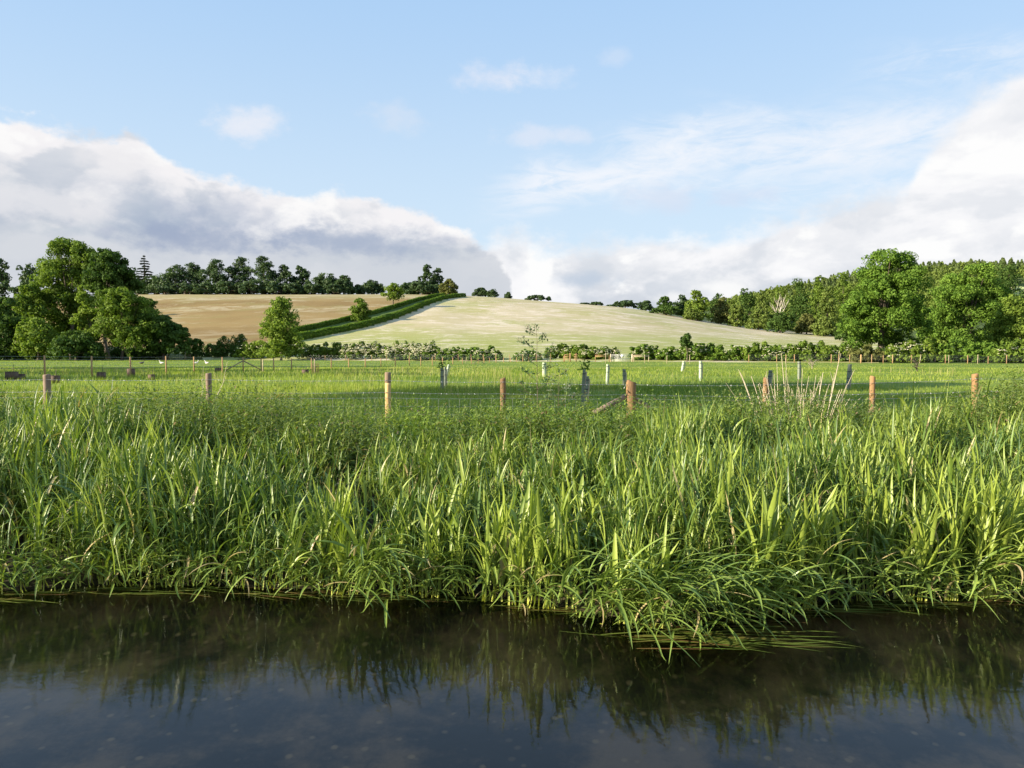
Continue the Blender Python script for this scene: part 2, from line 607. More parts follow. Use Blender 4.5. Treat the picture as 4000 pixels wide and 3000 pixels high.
def plain(name, c, rough=0.5, metal=0.0, nscale=20, var=0.25):
    m, t = mat(name)
    tc = t.n('ShaderNodeTexCoord').outputs['Object']
    n1 = t.noise(tc, nscale, 4, 0.6)
    col = t.mix(t.step(n1, 0.3, 0.7), tuple(x * (1 - var) for x in c), tuple(min(1, x * (1 + var)) for x in c))
    p = t.n('ShaderNodeBsdfPrincipled')
    t.put(p.inputs['Base Color'], col)
    p.inputs['Roughness'].default_value = rough
    p.inputs['Metallic'].default_value = metal
    finish(t, p.outputs[0])
    return m


M = {}
M['reed'] = leaf_mat('reed', (0.085, 0.155, 0.022), (0.31, 0.385, 0.065), 0.24, 0.42, 0.5, dead=(0.44, 0.37, 0.18), base=(0.50, 0.52, 0.09))
M['reed_dark'] = leaf_mat('reed_blue_green', (0.045, 0.105, 0.024), (0.17, 0.26, 0.055), 0.2, 0.40, 0.55, dead=(0.45, 0.34, 0.17), base=(0.34, 0.42, 0.07))
M['floating'] = leaf_mat('floating_leaf', (0.12, 0.19, 0.03), (0.24, 0.28, 0.06), 0.2, 0.3, 0.6, dead=(0.22, 0.13, 0.05))
M['herb'] = leaf_mat('herb_leaf', (0.08, 0.14, 0.028), (0.24, 0.30, 0.07), 0.30, 0.5, 0.35, dead=(0.28, 0.20, 0.10))
M['herb_light'] = leaf_mat('herb_leaf_light', (0.15, 0.25, 0.03), (0.32, 0.42, 0.07), 0.35, 0.5, 0.35, dead=(0.28, 0.20, 0.10))
M['meadow_blade'] = leaf_mat('meadow_blade', (0.125, 0.20, 0.026), (0.34, 0.40, 0.07), 0.38, 0.55, 0.25, dead=(0.42, 0.36, 0.18))
M['t_mid'] = leaf_mat('leaf_mid_green', (0.066, 0.125, 0.020), (0.185, 0.265, 0.04), 0.28, 0.65, 0.12)
M['t_bright'] = leaf_mat('leaf_bright_green', (0.062, 0.135, 0.020), (0.185, 0.295, 0.044), 0.30, 0.65, 0.12)
M['t_light'] = leaf_mat('leaf_light_green', (0.10, 0.17, 0.025), (0.22, 0.30, 0.05), 0.30, 0.65, 0.12)
M['t_olive'] = leaf_mat('leaf_olive', (0.095, 0.145, 0.03), (0.20, 0.26, 0.06), 0.28, 0.65, 0.12)
M['t_brown'] = leaf_mat('leaf_brownish', (0.105, 0.125, 0.035), (0.19, 0.20, 0.065), 0.28, 0.65, 0.12)
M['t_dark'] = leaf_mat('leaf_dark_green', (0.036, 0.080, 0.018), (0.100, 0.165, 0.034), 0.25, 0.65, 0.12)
M['t_far_haze'] = leaf_mat('leaf_far_haze_tint', (0.034, 0.070, 0.028), (0.080, 0.130, 0.045), 0.22, 0.55, 0.25)  # slight distance haze painted into the leaf colour as a bluish green
M['conifer'] = leaf_mat('needle', (0.030, 0.055, 0.035), (0.060, 0.095, 0.05), 0.1, 0.6, 0.2)
M['hedge'] = leaf_mat('hedge_leaf', (0.06, 0.13, 0.02), (0.17, 0.26, 0.035), 0.28, 0.6, 0.15)
M['bark'] = wood_mat('bark', (0.05, 0.04, 0.03), (0.13, 0.10, 0.07), 3)
M['bark_pale'] = wood_mat('bark_pale', (0.22, 0.18, 0.14), (0.42, 0.36, 0.28), 3)
M['deadwood'] = wood_mat('deadwood', (0.34, 0.30, 0.24), (0.54, 0.48, 0.40), 3)
M['flower'] = leaf_mat('cream_blossom', (0.48, 0.45, 0.30), (0.68, 0.65, 0.50), 0.25, 0.6, 0.2)
M['post'] = wood_mat('treated_post', (0.14, 0.080, 0.036), (0.34, 0.195, 0.08), 9)
M['post_top'] = wood_mat('weathered_post', (0.13, 0.09, 0.06), (0.27, 0.19, 0.12), 9)
M['post_bare'] = wood_mat('peeled_post', (0.40, 0.25, 0.09), (0.62, 0.43, 0.18), 9)
M['post_grey'] = wood_mat('grey_post', (0.16, 0.11, 0.075), (0.30, 0.22, 0.155), 12)
M['post_new'] = wood_mat('new_post', (0.26, 0.155, 0.07), (0.42, 0.26, 0.12), 4)
M['wire'] = plain('galvanised_wire', (0.42, 0.43, 0.44), 0.4, 0.7)
M['gate'] = plain('galvanised_gate', (0.62, 0.62, 0.60), 0.4, 0.35)
M['tube_white'] = plain('pale_guard', (0.40, 0.47, 0.34), 0.45, 0, 8, 0.12)
M['tube_green'] = plain('green_guard', (0.18, 0.21, 0.155), 0.45, 0, 8, 0.15)
M['stake'] = wood_mat('stake', (0.40, 0.32, 0.2), (0.6, 0.5, 0.34), 9)
M['stalk'] = wood_mat('dead_stalk', (0.42, 0.35, 0.24), (0.66, 0.57, 0.42), 14)
M['green_stalk'] = plain('green_stalk', (0.13, 0.17, 0.06), 0.5)
M['box'] = wood_mat('mesh_box', (0.07, 0.045, 0.03), (0.15, 0.10, 0.07), 20)
M['dark_plastic'] = plain('dark_strap', (0.03, 0.03, 0.03), 0.5)
M['white'] = plain('white_board', (0.8, 0.8, 0.8), 0.5, 0, 8, 0.05)
M['feather'] = plain('white_feather', (0.75, 0.72, 0.68), 0.6, 0, 8, 0.1)
M['feather_dark'] = plain('dark_feather', (0.05, 0.045, 0.04), 0.6, 0, 8, 0.2)
M['beak'] = plain('beak', (0.5, 0.25, 0.06), 0.5)


def ground_mat(name, cols, scales, bump=0.2, rough=0.9, extra=None):
    """cols: (c_a, c_b, c_c)"""
    m, t = mat(name)
    tc = t.n('ShaderNodeTexCoord').outputs['Object']
    n1 = t.noise(tc, scales[0], 6, 0.6, scales[2])
    n2 = t.noise(tc, scales[1], 6, 0.65, scales[2], (11, 4, 2))
    col = t.mix(t.step(n1, 0.38, 0.62), cols[0], cols[1])
    if len(cols) > 2:
        col = t.mix(t.m('MULTIPLY', t.step(n2, 0.50, 0.66), 0.85), col, cols[2])
    if extra:
        col = extra(t, tc, col)
    fine = t.noise(tc, 3.0, 5, 0.7)
    p = t.n('ShaderNodeBsdfPrincipled')
    t.put(p.inputs['Base Color'], col)
    p.inputs['Roughness'].default_value = rough
    p.inputs['Specular IOR Level'].default_value = 0.15
    b = t.n('ShaderNodeBump')
    b.inputs['Strength'].default_value = bump
    b.inputs['Distance'].default_value = 0.3
    t.put(b.inputs['Height'], fine)
    t.put(p.inputs['Normal'], b.outputs[0])
    finish(t, p.outputs[0])
    return m


def pale_extra(t, tc, col):
    sep = t.n('ShaderNodeSeparateXYZ')
    t.put(sep.inputs[0], tc)
    # the crop thins to green weeds at the foot of the slope
    low = t.step(t.m('ADD', sep.outputs[2], t.m('MULTIPLY', t.noise(tc, 0.02, 5, 0.6, (1, 2.5, 1)), 9)), 8.0, 18.0, 0.92, 0.0)
    col = t.mix(low, col, (0.27, 0.30, 0.075))
    st_ = t.noise(tc, 0.028, 8, 0.72, (.7, .9, 1), (4, 9, 1), 0.5)
    col = t.mix(t.m('MULTIPLY', t.step(st_, 0.50, 0.60), 0.75), col, (0.33, 0.33, 0.12))
    sp = t.noise(tc, 0.12, 8, 0.82, (.6, 1.0, 1))
    col = t.mix(t.m('MULTIPLY', t.step(sp, 0.50, 0.60), 0.7), col, (0.64, 0.55, 0.45))
    sp2 = t.noise(tc, 0.35, 6, 0.75, (1, 1.6, 1), (3, 3, 3))
    col = t.mix(t.m('MULTIPLY', t.step(sp2, 0.55, 0.68), 0.5), col, (0.30, 0.29, 0.12))
    return col


def brown_extra(t, tc, col):
    sep = t.n('ShaderNodeSeparateXYZ')
    t.put(sep.inputs[0], tc)
    hi = t.step(t.m('ADD', sep.outputs[2], t.m('MULTIPLY', t.noise(tc, 0.03, 5, 0.6, (1, 2.5, 1)), 8)), 33.0, 42.0, 0.0, 0.7)
    col = t.mix(hi, col, (0.36, 0.32, 0.16))
    st_ = t.noise(tc, 0.045, 8, 0.78, (.7, 1.1, 1), (2, 5, 1), 0.4)
    amt = t.step(sep.outputs[2], 12, 34, 0.35, 0.85)
    col = t.mix(t.m('MULTIPLY', t.step(st_, 0.50, 0.60), amt), col, (0.42, 0.36, 0.23))
    sp = t.noise(tc, 1.1, 4, 0.8)
    col = t.mix(t.m('MULTIPLY', t.step(sp, 0.62, 0.74), 0.6), col, (0.46, 0.39, 0.27))
    return col


M['pale_field'] = ground_mat('pale_field', ((0.42, 0.36, 0.20), (0.50, 0.425, 0.28), (0.36, 0.335, 0.13)), (0.022, 0.035, (1, .8, 1)), 0.3, extra=pale_extra)
M['brown_field'] = ground_mat('brown_field', ((0.200, 0.132, 0.048), (0.265, 0.185, 0.072), (0.235, 0.19, 0.07)), (0.02, 0.05, (1, 1, 1)), 0.3, extra=brown_extra)
M['meadow'] = ground_mat('meadow', ((0.10, 0.17, 0.022), (0.18, 0.25, 0.035), (0.24, 0.27, 0.06)), (0.12, 0.3, (1, 1.6, 1)), 0.4)
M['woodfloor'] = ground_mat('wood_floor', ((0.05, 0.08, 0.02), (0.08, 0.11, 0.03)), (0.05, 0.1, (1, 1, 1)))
M['distant'] = ground_mat('distant_field', ((0.42, 0.46, 0.18), (0.46, 0.50, 0.22)), (0.05, 0.1, (1, 1, 1)))
M['lane'] = ground_mat('lane_grass', ((0.06, 0.10, 0.02), (0.10, 0.15, 0.03)), (0.2, 0.5, (1, 1, 1)))
M['bank'] = ground_mat('bank', ((0.028, 0.024, 0.014), (0.05, 0.045, 0.022)), (1.2, 3, (1, 1, 1)))


def bed_mat():
    m, t = mat('river_bed')
    tc = t.n('ShaderNodeTexCoord').outputs['Object']
    v = t.n('ShaderNodeTexVoronoi')
    t.put(v.inputs['Vector'], tc)
    v.inputs['Scale'].default_value = 9
    n = t.noise(tc, 1.1, 8, 0.68)
    n2 = t.noise(tc, 60, 3, 0.6)
    col = t.mix(t.step(n, 0.4, 0.62), (0.020, 0.013, 0.010), (0.24, 0.145, 0.085))
    st_ = t.m('MULTIPLY', t.step(v.outputs['Distance'], 0.12, 0.34, 1, 0), t.step(v.outputs['Color'], 0.55, 0.8))
    col = t.mix(t.m('MULTIPLY', st_, 0.7), col, (0.42, 0.28, 0.16))
    col = t.mix(t.m('MULTIPLY', n2, 0.3), col, (0.07, 0.05, 0.03))
    p = t.n('ShaderNodeBsdfPrincipled')
    t.put(p.inputs['Base Color'], col)
    p.inputs['Roughness'].default_value = 0.9
    finish(t, p.outputs[0])
    return m


M['bed'] = bed_mat()


def water_mat():
    m, t = mat('river_water')
    tc = t.n('ShaderNodeTexCoord').outputs['Object']
    sep = t.n('ShaderNodeSeparateXYZ')
    t.put(sep.inputs[0], tc)
    flow = t.noise(tc, 0.55, 3, 0.5, (1, 1, 1), (5, 2, 0))
    n1 = t.noise(tc, 5.5, 4, 0.55, (0.75, 1.5, 1), (0, 0, 0), 0.6)
    n2 = t.noise(tc, 17.0, 4, 0.6, (0.7, 1.5, 1), (3, 1, 0), 0.4)
    n3 = t.noise(tc, 1.7, 3, 0.5, (0.7, 1.5, 1), (7, 1, 0), 0.4)
    n4 = t.noise(tc, 55.0, 3, 0.6, (0.6, 1.5, 1), (1, 1, 0), 0.2)
    left = t.step(sep.outputs[0], 1.0, -4.5, 0.0, 1.0)
    amp = t.m('ADD', t.m('MULTIPLY', t.step(flow, 0.35, 0.7), 0.7), t.m('ADD', 0.45, t.m('MULTIPLY', left, 0.7)))
    h = t.m('ADD', t.m('MULTIPLY', n1, 0.0058), t.m('MULTIPLY', t.m('MULTIPLY', n2, 0.0019), amp))
    h = t.m('ADD', h, t.m('MULTIPLY', n3, 0.004))
    h = t.m('ADD', h, t.m('MULTIPLY', t.m('MULTIPLY', n4, 0.0002), amp))
    b = t.n('ShaderNodeBump')
    b.inputs['Strength'].default_value = 0.19
    b.inputs['Distance'].default_value = 1.0
    t.put(b.inputs['Height'], h)
    fr = t.n('ShaderNodeFresnel')
    fr.inputs['IOR'].default_value = 1.35
    t.put(fr.inputs['Normal'], b.outputs[0])
    gl = t.n('ShaderNodeBsdfGlossy')
    gl.inputs['Color'].default_value = (0.9, 0.95, 1, 1)
    gl.inputs['Roughness'].default_value = 0.01
    t.put(gl.inputs['Normal'], b.outputs[0])
    tr = t.n('ShaderNodeBsdfTransparent')
    tr.inputs['Color'].default_value = (0.93, 0.86, 0.70, 1)
    mx = t.n('ShaderNodeMixShader')
    t.put(mx.inputs[0], fr.outputs[0])
    t.put(mx.inputs[1], tr.outputs[0])
    t.put(mx.inputs[2], gl.outputs[0])
    finish(t, mx.outputs[0])
    return m


M['water'] = water_mat()

# ------------------------------------------------------------------ terrain


def grid(X, Y, Z):
    n, k = X.shape
    V = np.stack([X, Y, Z], -1).reshape(-1, 3)
    i, j = np.meshgrid(np.arange(n - 1), np.arange(k - 1), indexing='ij')
    a = (i * k + j).ravel()
    return V, np.stack([a, a + k, a + k + 1, a + 1], -1)


def near_ground():
    xs = np.concatenate([[-100, -80, -60, -45], np.arange(-35, -12, 1.0), np.arange(-12, 12.01, 0.16), np.arange(13, 36, 1.0), [45, 60, 80, 100]])
    ys = np.concatenate([[-150, -80, -40, -20, -10, -6], np.arange(-4, 2, 0.4), np.arange(2, 13.01, 0.16), [13.0]])
    ys = np.unique(np.round(ys, 4))
    X, Y = np.meshgrid(xs, ys, indexing='ij')
    Z = ground(X, np.minimum(Y, 12.999))
    V, Q = grid(X, Y, Z)
    c = V[Q].mean(1)
    wet = (c[:, 2] < -0.06) & (c[:, 1] > 1)
    for nm, sel, mt in (('river_bed', wet, M['bed']), ('riverbank_ground', ~wet, M['bank'])):
        q = Q[sel]
        ids, inv = np.unique(q, return_inverse=True)
        tag(mk(nm, V[ids], inv.reshape(-1, 4), mt, smooth=True), 'gravel bed under the shallow river' if sel is wet else 'dark soil of the riverbank under the reeds', kind='structure')
    # the water sheet
    ys = np.array([0.4, 14.0])
    xs = np.linspace(-100, 100, 11)
    X, Y = np.meshgrid(xs, ys, indexing='ij')
    V, Q = grid(X, Y, X * 0)
    tag(mk('river_water', V, Q, M['water']), 'dark clear river reflecting reeds and sky', kind='structure')


near_ground()

# foot and head of the lane between the two field hedges (photograph pixels on the slope)
HL = [(1194, 1292), (1375, 1250), (1542, 1205), (1678, 1166), (1735, 1157)]
HR = [(1188, 1326), (1407, 1282), (1542, 1243), (1655, 1196), (1733, 1170), (1814, 1160)]
LANE_L = np.array([hit(*p) for p in HL])
LANE_R = np.array([hit(*p) for p in HR])
print('lane', LANE_L[:, :2].round(), LANE_R[:, :2].round())


def far_ground():
    us = np.unique(np.concatenate([[-20000, -14000, -9000, -6000, -4500, -3300, -2400, -1700], np.arange(-1200, 5400, 24), [5700, 6300, 7300, 8600, 12000, 18000, 24000]]))
    k = (us - 2000) / F
    ts = np.linspace(0, 1, 60) ** 1.6
    Yh = Yhedge(k)
    rowsA = 13 + (Yh[None] - 13) * ts[:, None]
    vs = np.unique(np.concatenate([np.arange(0, 560, 5.0), np.arange(560, 1000, 40), [1100, 1400, 1800, 2500, 3500]]))[1:]
    rowsB = Yh[None] + vs[:, None]
    YY = np.concatenate([rowsA, rowsB]).T
    KK = np.repeat(k[:, None], YY.shape[1], 1)
    XX = KK * YY
    ZZ = ground(XX, np.maximum(YY, 13.0001))
    far = YY > 900
    V, Q = grid(XX, YY, ZZ)
    c = V[Q].mean(1)
    kc = c[:, 0] / c[:, 1]
    v = c[:, 1] - Yhedge(kc)
    uc = 2000 + F * kc
    yc = 1378 - (c[:, 2] - CZ) / c[:, 1] * F
    lane = (LANE_L.mean(0) + LANE_R.mean(0)) / 2
    pts = np.array([(LANE_L[i][:2] + LANE_R[i][:2]) / 2 for i in range(5)])
    d = pts[-1] - pts[0]
    pts = np.concatenate([[pts[0] - d], pts, [pts[-1] + 3 * d]])
    lx = np.interp(c[:, 1], pts[:, 1], pts[:, 0])
    right = c[:, 0] > lx
    lxL = np.interp(c[:, 1], LANE_L[:, 1], LANE_L[:, 0])
    lxR = np.interp(c[:, 1], LANE_R[:, 1], LANE_R[:, 0])
    verge = (v > 0) & (c[:, 0] > lxL - 1.5) & (c[:, 0] < lxR + 1.2) & (c[:, 1] < LANE_L[-1, 1] + 6) & (c[:, 1] > LANE_R[0, 1] - 6)
    patch = (uc > 3945) & (yc > 1122) & (yc < 1152) & (v > 300)
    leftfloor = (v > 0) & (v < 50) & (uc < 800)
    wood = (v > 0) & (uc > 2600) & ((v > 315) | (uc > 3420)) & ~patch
    sets = (('meadow', v <= 0, M['meadow'], 'flat green meadow between the river fence and the hedge'),
            ('brown_hill_field', (v > 0) & ~right & ~leftfloor & ~verge, M['brown_field'], 'tan brown sloping field left of the hedged lane'),
            ('pale_hill_field', (v > 0) & right & ~wood & ~patch & ~verge, M['pale_field'], 'pale flowering crop field on the rounded hill'),
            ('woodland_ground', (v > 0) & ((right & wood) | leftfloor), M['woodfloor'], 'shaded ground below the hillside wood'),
            ('lane_grass', verge, M['lane'], 'grassy green verge of the lane climbing between its hedges'),
            ('distant_field', patch, M['distant'], 'small pale green field seen beyond the right wood'))
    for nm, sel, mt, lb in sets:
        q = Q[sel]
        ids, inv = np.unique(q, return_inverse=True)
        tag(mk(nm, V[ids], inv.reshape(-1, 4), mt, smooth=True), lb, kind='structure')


far_ground()

# ------------------------------------------------------------------ foliage building blocks


def cards(C, N, size, rng, col, aspect=1.5):
    """leaf cards: centres C, facing N"""
    n = len(C)
    r = rng.normal(size=(n, 3))
    A = np.cross(N, r)
    A /= np.linalg.norm(A, axis=1)[:, None] + 1e-9
    B = np.cross(N, A)
    s = size * rng.uniform(0.6, 1.3, n)
    a, b = A * s[:, None] * 0.5 * aspect, B * s[:, None] * 0.5
    k = N * (s * 0.18)[:, None]
    V = np.stack([C - a - k, C - b * 0.9 + k, C + a - k, C + b * 0.9 + k], 1).reshape(-1, 3)
    Q = np.arange(4 * n).reshape(-1, 4)
    return V, Q, np.repeat(col, 4, 0)


def crown(lobes, n, size, rng, sub=16, inner=0.18, up=0.25, flip=True):
    """leaf cards over the shells of many small clumps that sit on big lobes. lobes: (x,y,z,rx,ry,rz)"""
    L = np.asarray(lobes, float)
    area = (L[:, 3] * L[:, 5]) ** 0.9
    area /= area.sum()
    C, R, T, W_ = [], [], [], []
    for l, a in zip(L, area):
        k = max(4, int(sub))
        d = rng.normal(size=(k, 3))
        d /= np.linalg.norm(d, axis=1)[:, None]
        if flip:
            d[:, 2] = np.where(d[:, 2] < -0.55, -d[:, 2], d[:, 2])
        c = l[:3] + d * l[3:] * rng.uniform(0.62, 0.95, (k, 1))
        C.append(c)
        R.append(np.outer(rng.uniform(0.22, 0.42, k), l[3:]))
        T.append(rng.uniform(0, 1, k))
        W_.append(np.full(k, a / k))
    C, R, T, W_ = np.concatenate(C), np.concatenate(R), np.concatenate(T), np.concatenate(W_)
    idx = rng.choice(len(C), n, p=W_ / W_.sum())
    d = rng.normal(size=(n, 3))
    d[:, 2] += up
    d /= np.linalg.norm(d, axis=1)[:, None]
    rr = np.where(rng.uniform(size=n) < inner, rng.uniform(0.1, 0.7, n), rng.uniform(0.75, 1.12, n))
    p = C[idx] + d * R[idx] * rr[:, None]
    nrm = d + rng.normal(size=(n, 3)) * 0.36
    nrm /= np.linalg.norm(nrm, axis=1)[:, None]
    t = np.clip(T[idx] * 0.55 + rng.uniform(0, 0.55, n), 0, 1)
    col = np.stack([t, t * 0, t * 0], 1)
    return cards(p, nrm, size, rng, col)


def auto_lobes(w, h0, h1, rng, n=9, shape='round', depth=0.85):
    """big lobes filling a crown of width w between heights h0 and h1"""
    H = h1 - h0
    out = []
    r0 = w * 0.5
    for i in range(n):
        t = (i + 0.5) / n
        t = min(0.97, max(0.04, t + rng.uniform(-0.06, 0.06)))
        if shape == 'round':
            prof = math.sqrt(max(0.06, 1 - (2 * t - 0.9) ** 2 * 0.95))
        elif shape == 'tall':
            prof = 0.55 + 0.45 * math.sin(math.pi * min(1, t * 1.05) ** 0.8) if t < 0.9 else 0.5
        elif shape == 'dome':
            prof = math.sqrt(max(0.05, 1 - t ** 2.2))
        else:
            prof = 1 - 0.7 * t
        rl = min(0.52 * r0, 0.42 * H) * rng.uniform(0.75, 1.15) * (0.6 + 0.4 * prof)
        reach = max(0.0, r0 * prof - rl)
        a = i * 2.4 + rng.uniform(-0.5, 0.5)
        out.append((math.cos(a) * reach, math.sin(a) * reach * depth, h0 + rl * 0.7 + t * max(0.1, H - rl * 1.6), rl, rl, rl * 0.85))
    if h0 < 0.085 * h1:                       # foliage down to the ground
        for i in range(4):
            a = i * 1.57 + rng.uniform(-.4, .4)
            rl = min(0.42 * r0, 0.3 * H)
            out.append((math.cos(a) * (r0 - rl) * .95, math.sin(a) * (r0 - rl) * depth, rl * .75, rl, rl, rl * .8))
    out.append((rng.uniform(-.1, .1) * w, 0, h1 - 0.30 * min(r0, H * .5), 0.42 * r0, 0.42 * r0, 0.30 * min(r0, H * .5)))
    out.append((0, 0, h0 + H * 0.45, 0.55 * r0, 0.5 * r0, 0.36 * H))
    return out


def trunk(H, r, lobes, rng, bends=0.03, nb=7, split=0.35):
    mb = MB()
    zs = np.linspace(-0.3, H, 9)
    off = np.cumsum(rng.normal(size=(9, 2)) * H * bends * 0.3, 0)
    off -= off[0]
    pts = np.stack([off[:, 0], off[:, 1], zs], 1)
    rad = r * np.interp(zs / H, [-1, 0, 0.06, 0.5, 1], [1.5, 1.4, 1.0, 0.6, 0.12])
    mb.tube(pts, rad, 8)
    for l in list(lobes)[:nb]:
        z0 = H * rng.uniform(split * 0.7, split * 1.6)
        z0 = min(z0, l[2] * 0.9)
        p0 = np.array([np.interp(z0, zs, pts[:, 0]), np.interp(z0, zs, pts[:, 1]), z0])
        p1 = np.array(l[:3])
        mid = (p0 + p1) / 2 + np.array([0, 0, abs(p1[2] - p0[2]) * 0.12])
        tt = np.linspace(0, 1, 6)[:, None]
        q = (1 - tt) ** 2 * p0 + 2 * tt * (1 - tt) * mid + tt ** 2 * p1
        mb.tube(q, r * np.linspace(0.42, 0.06, 6), 6, caps=False)
    return mb


def tree(name, label, px, top, wpx, Y, mt, n=4000, size=0.35, low=0.12, shape='round', seed=0, lobes=9, cat='tree', group=None, base=None, bark='bark', trunk_r=None,
         depth=0.85, inner=0.18, extra=None, pl=None, sub=16):
    """a tree whose crown spans wpx photograph pixels at depth Y and whose top shows at pixel row `top`"""
    rng = np.random.default_rng(seed * 7919 + int(px) + 13)
    b = at(px, Y) if base is None else np.array(base, float)
    if low <= 0.06:                            # crowns that reach the ground are set a little into it
        b[2] -= 0.07 * (P(px, top, b[1])[2] - b[2])
    tz = P(px, top, b[1])[2]
    H = max(1.0, tz - b[2])
    w = wpx / F * b[1]
    root = empty(name, b, label, cat, group)
    L = auto_lobes(w, H * low, H, rng, lobes, shape, depth)
    if pl:                                   # lobes read off the photograph: column, row, radius
        L = []
        for x_, y_, r_ in pl:
            q = P(x_, y_, b[1]) - b
            rr = r_ / F * b[1]
            L.append((q[0], rng.uniform(-.5, .5) * w * .35, max(q[2], rr * .5), rr * 1.02, rr * 1.1, rr * .9))
            L.append((q[0] * .75, rng.uniform(-.5, .5) * w * .5, max(q[2], rr * .5), rr * .8, rr * .9, rr * .8))
    if extra:
        L = L + [tuple(e[0] * w if i in (0,) else e[i] * (w if i in (1, 3, 4) else H) for i in range(6)) for e in extra]
    tr = trunk(H * 0.82, trunk_r or max(0.10, w * 0.028), L, rng)
    tr.obj('trunk', M[bark], root, True)
    V, Q, C = crown(L, n, size, rng, sub=sub, inner=inner)
    # trim: keep the crown near its intended height
    V[:, 2] = np.minimum(V[:, 2], H * 1.03 + 0.2 * (V[:, 2] - H * 1.03))
    mk('crown', V, Q, M[mt], root, C)
    return root


# ------------------------------------------------------------------ trees: left group
T = tree
T('broadleaf_tree', 'tallest tree of the left group, round airy crown lit on its left side', 285, 930, 330, 168, 't_mid', 40000, 0.36, 0.07, 'round', 1, 15, trunk_r=0.6, sub=20,
  pl=[(245, 985, 55), (310, 1000, 60), (360, 1035, 55), (200, 1045, 50), (165, 1085, 35), (260, 1090, 85), (345, 1110, 70), (180, 1140, 55), (135, 1175, 48), (230, 1190, 80), (320, 1200, 70), (115, 1235, 50), (180, 1270, 70), (270, 1290, 70), (100, 1310, 45)])
T('broadleaf_tree', 'dark rounded tree touching the right side of the tallest left tree', 425, 980, 210, 163, 't_dark', 20000, 0.36, 0.22, 'round', 2, 10, trunk_r=0.45, sub=18,
  pl=[(410, 1020, 45), (450, 1035, 50), (485, 1075, 45), (395, 1085, 50), (450, 1110, 60), (505, 1125, 36), (420, 1165, 55), (490, 1165, 40)])
T('broadleaf_tree', 'bushy yellow green tree with its lit face, in front of the dark left tree', 475, 1130, 225, 150, 't_mid', 20000, 0.33, 0.03, 'dome', 3, 11, sub=18,
  pl=[(430, 1175, 48), (490, 1170, 48), (545, 1200, 48), (410, 1235, 50), (470, 1240, 65), (560, 1260, 55), (400, 1305, 50), (470, 1320, 62), (550, 1330, 60), (595, 1290, 40)])
T('broadleaf_tree', 'narrow lit tree squeezed between the tallest left tree and the bushy one', 345, 1112, 130, 152, 't_light', 6500, 0.38, 0.05, 'tall', 4, 8)
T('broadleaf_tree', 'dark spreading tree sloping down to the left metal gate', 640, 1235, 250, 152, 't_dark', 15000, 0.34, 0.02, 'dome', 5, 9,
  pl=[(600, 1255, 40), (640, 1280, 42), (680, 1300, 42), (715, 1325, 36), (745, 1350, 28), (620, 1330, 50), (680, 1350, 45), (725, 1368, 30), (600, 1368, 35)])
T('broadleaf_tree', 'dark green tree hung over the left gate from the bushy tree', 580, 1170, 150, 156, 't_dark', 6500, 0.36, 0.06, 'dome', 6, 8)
T('broadleaf_tree', 'dark green rounded tree at the left picture edge', 20, 1160, 190, 150, 't_dark', 8000, 0.4, 0.03, 'round', 7, 9)
T('broadleaf_tree', 'lit green tree between the left edge tree and the tallest tree', 110, 1110, 190, 160, 't_mid', 8500, 0.4, 0.06, 'round', 8, 9)
T('broadleaf_tree', 'low yellow green tree under the left side of the tallest tree', 150, 1240, 220, 148, 't_light', 8000, 0.36, 0.08, 'dome', 9, 9)
T('broadleaf_tree', 'distant bluish tree in the upper left corner of the treeline', 15, 1012, 120, 330, 't_far_haze', 3500, 0.8, 0.05, 'round', 10, 8)
T('broadleaf_tree', 'distant grey green tree showing behind the lit left tree', 120, 1030, 150, 320, 't_far_haze', 3500, 0.8, 0.05, 'round', 11, 8)
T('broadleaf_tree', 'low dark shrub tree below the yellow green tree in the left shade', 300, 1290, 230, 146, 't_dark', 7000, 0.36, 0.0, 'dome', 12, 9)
# single tree by the brown field
T('broadleaf_tree', 'lone oval light green tree with forked pale trunk before the brown field', 1098, 1158, 185, 146, 't_light', 15000, 0.28, 0.08, 'tall', 13, 13, bark='bark_pale', trunk_r=0.22, sub=20,
  extra=[(-.1, 0, .34, .42, .36, .16), (.14, 0, .28, .36, .34, .14)])

# ------------------------------------------------------------------ trees: lane and ridge
LT1 = hit(1412, 1256)
LT2 = hit(1538, 1204)
T('hedgerow_tree', 'round dark green tree growing low in the lane hedge', 1405, 1165, 92, 0, 't_mid', 5000, 0.45, 0.02, 'round', 20, 8, base=LT1, sub=12)
T('hedgerow_tree', 'open spreading yellow green tree higher up the lane hedge', 1528, 1106, 98, 0, 't_light', 3800, 0.5, 0.22, 'round', 21, 8, base=LT2, sub=12, inner=.05)


def ridge(px, py, off=18):
    b = hit(px, py)
    y = b[1] + off
    return np.array([(px - 2000) / F * y, y, G((px - 2000) / F * y, y)])


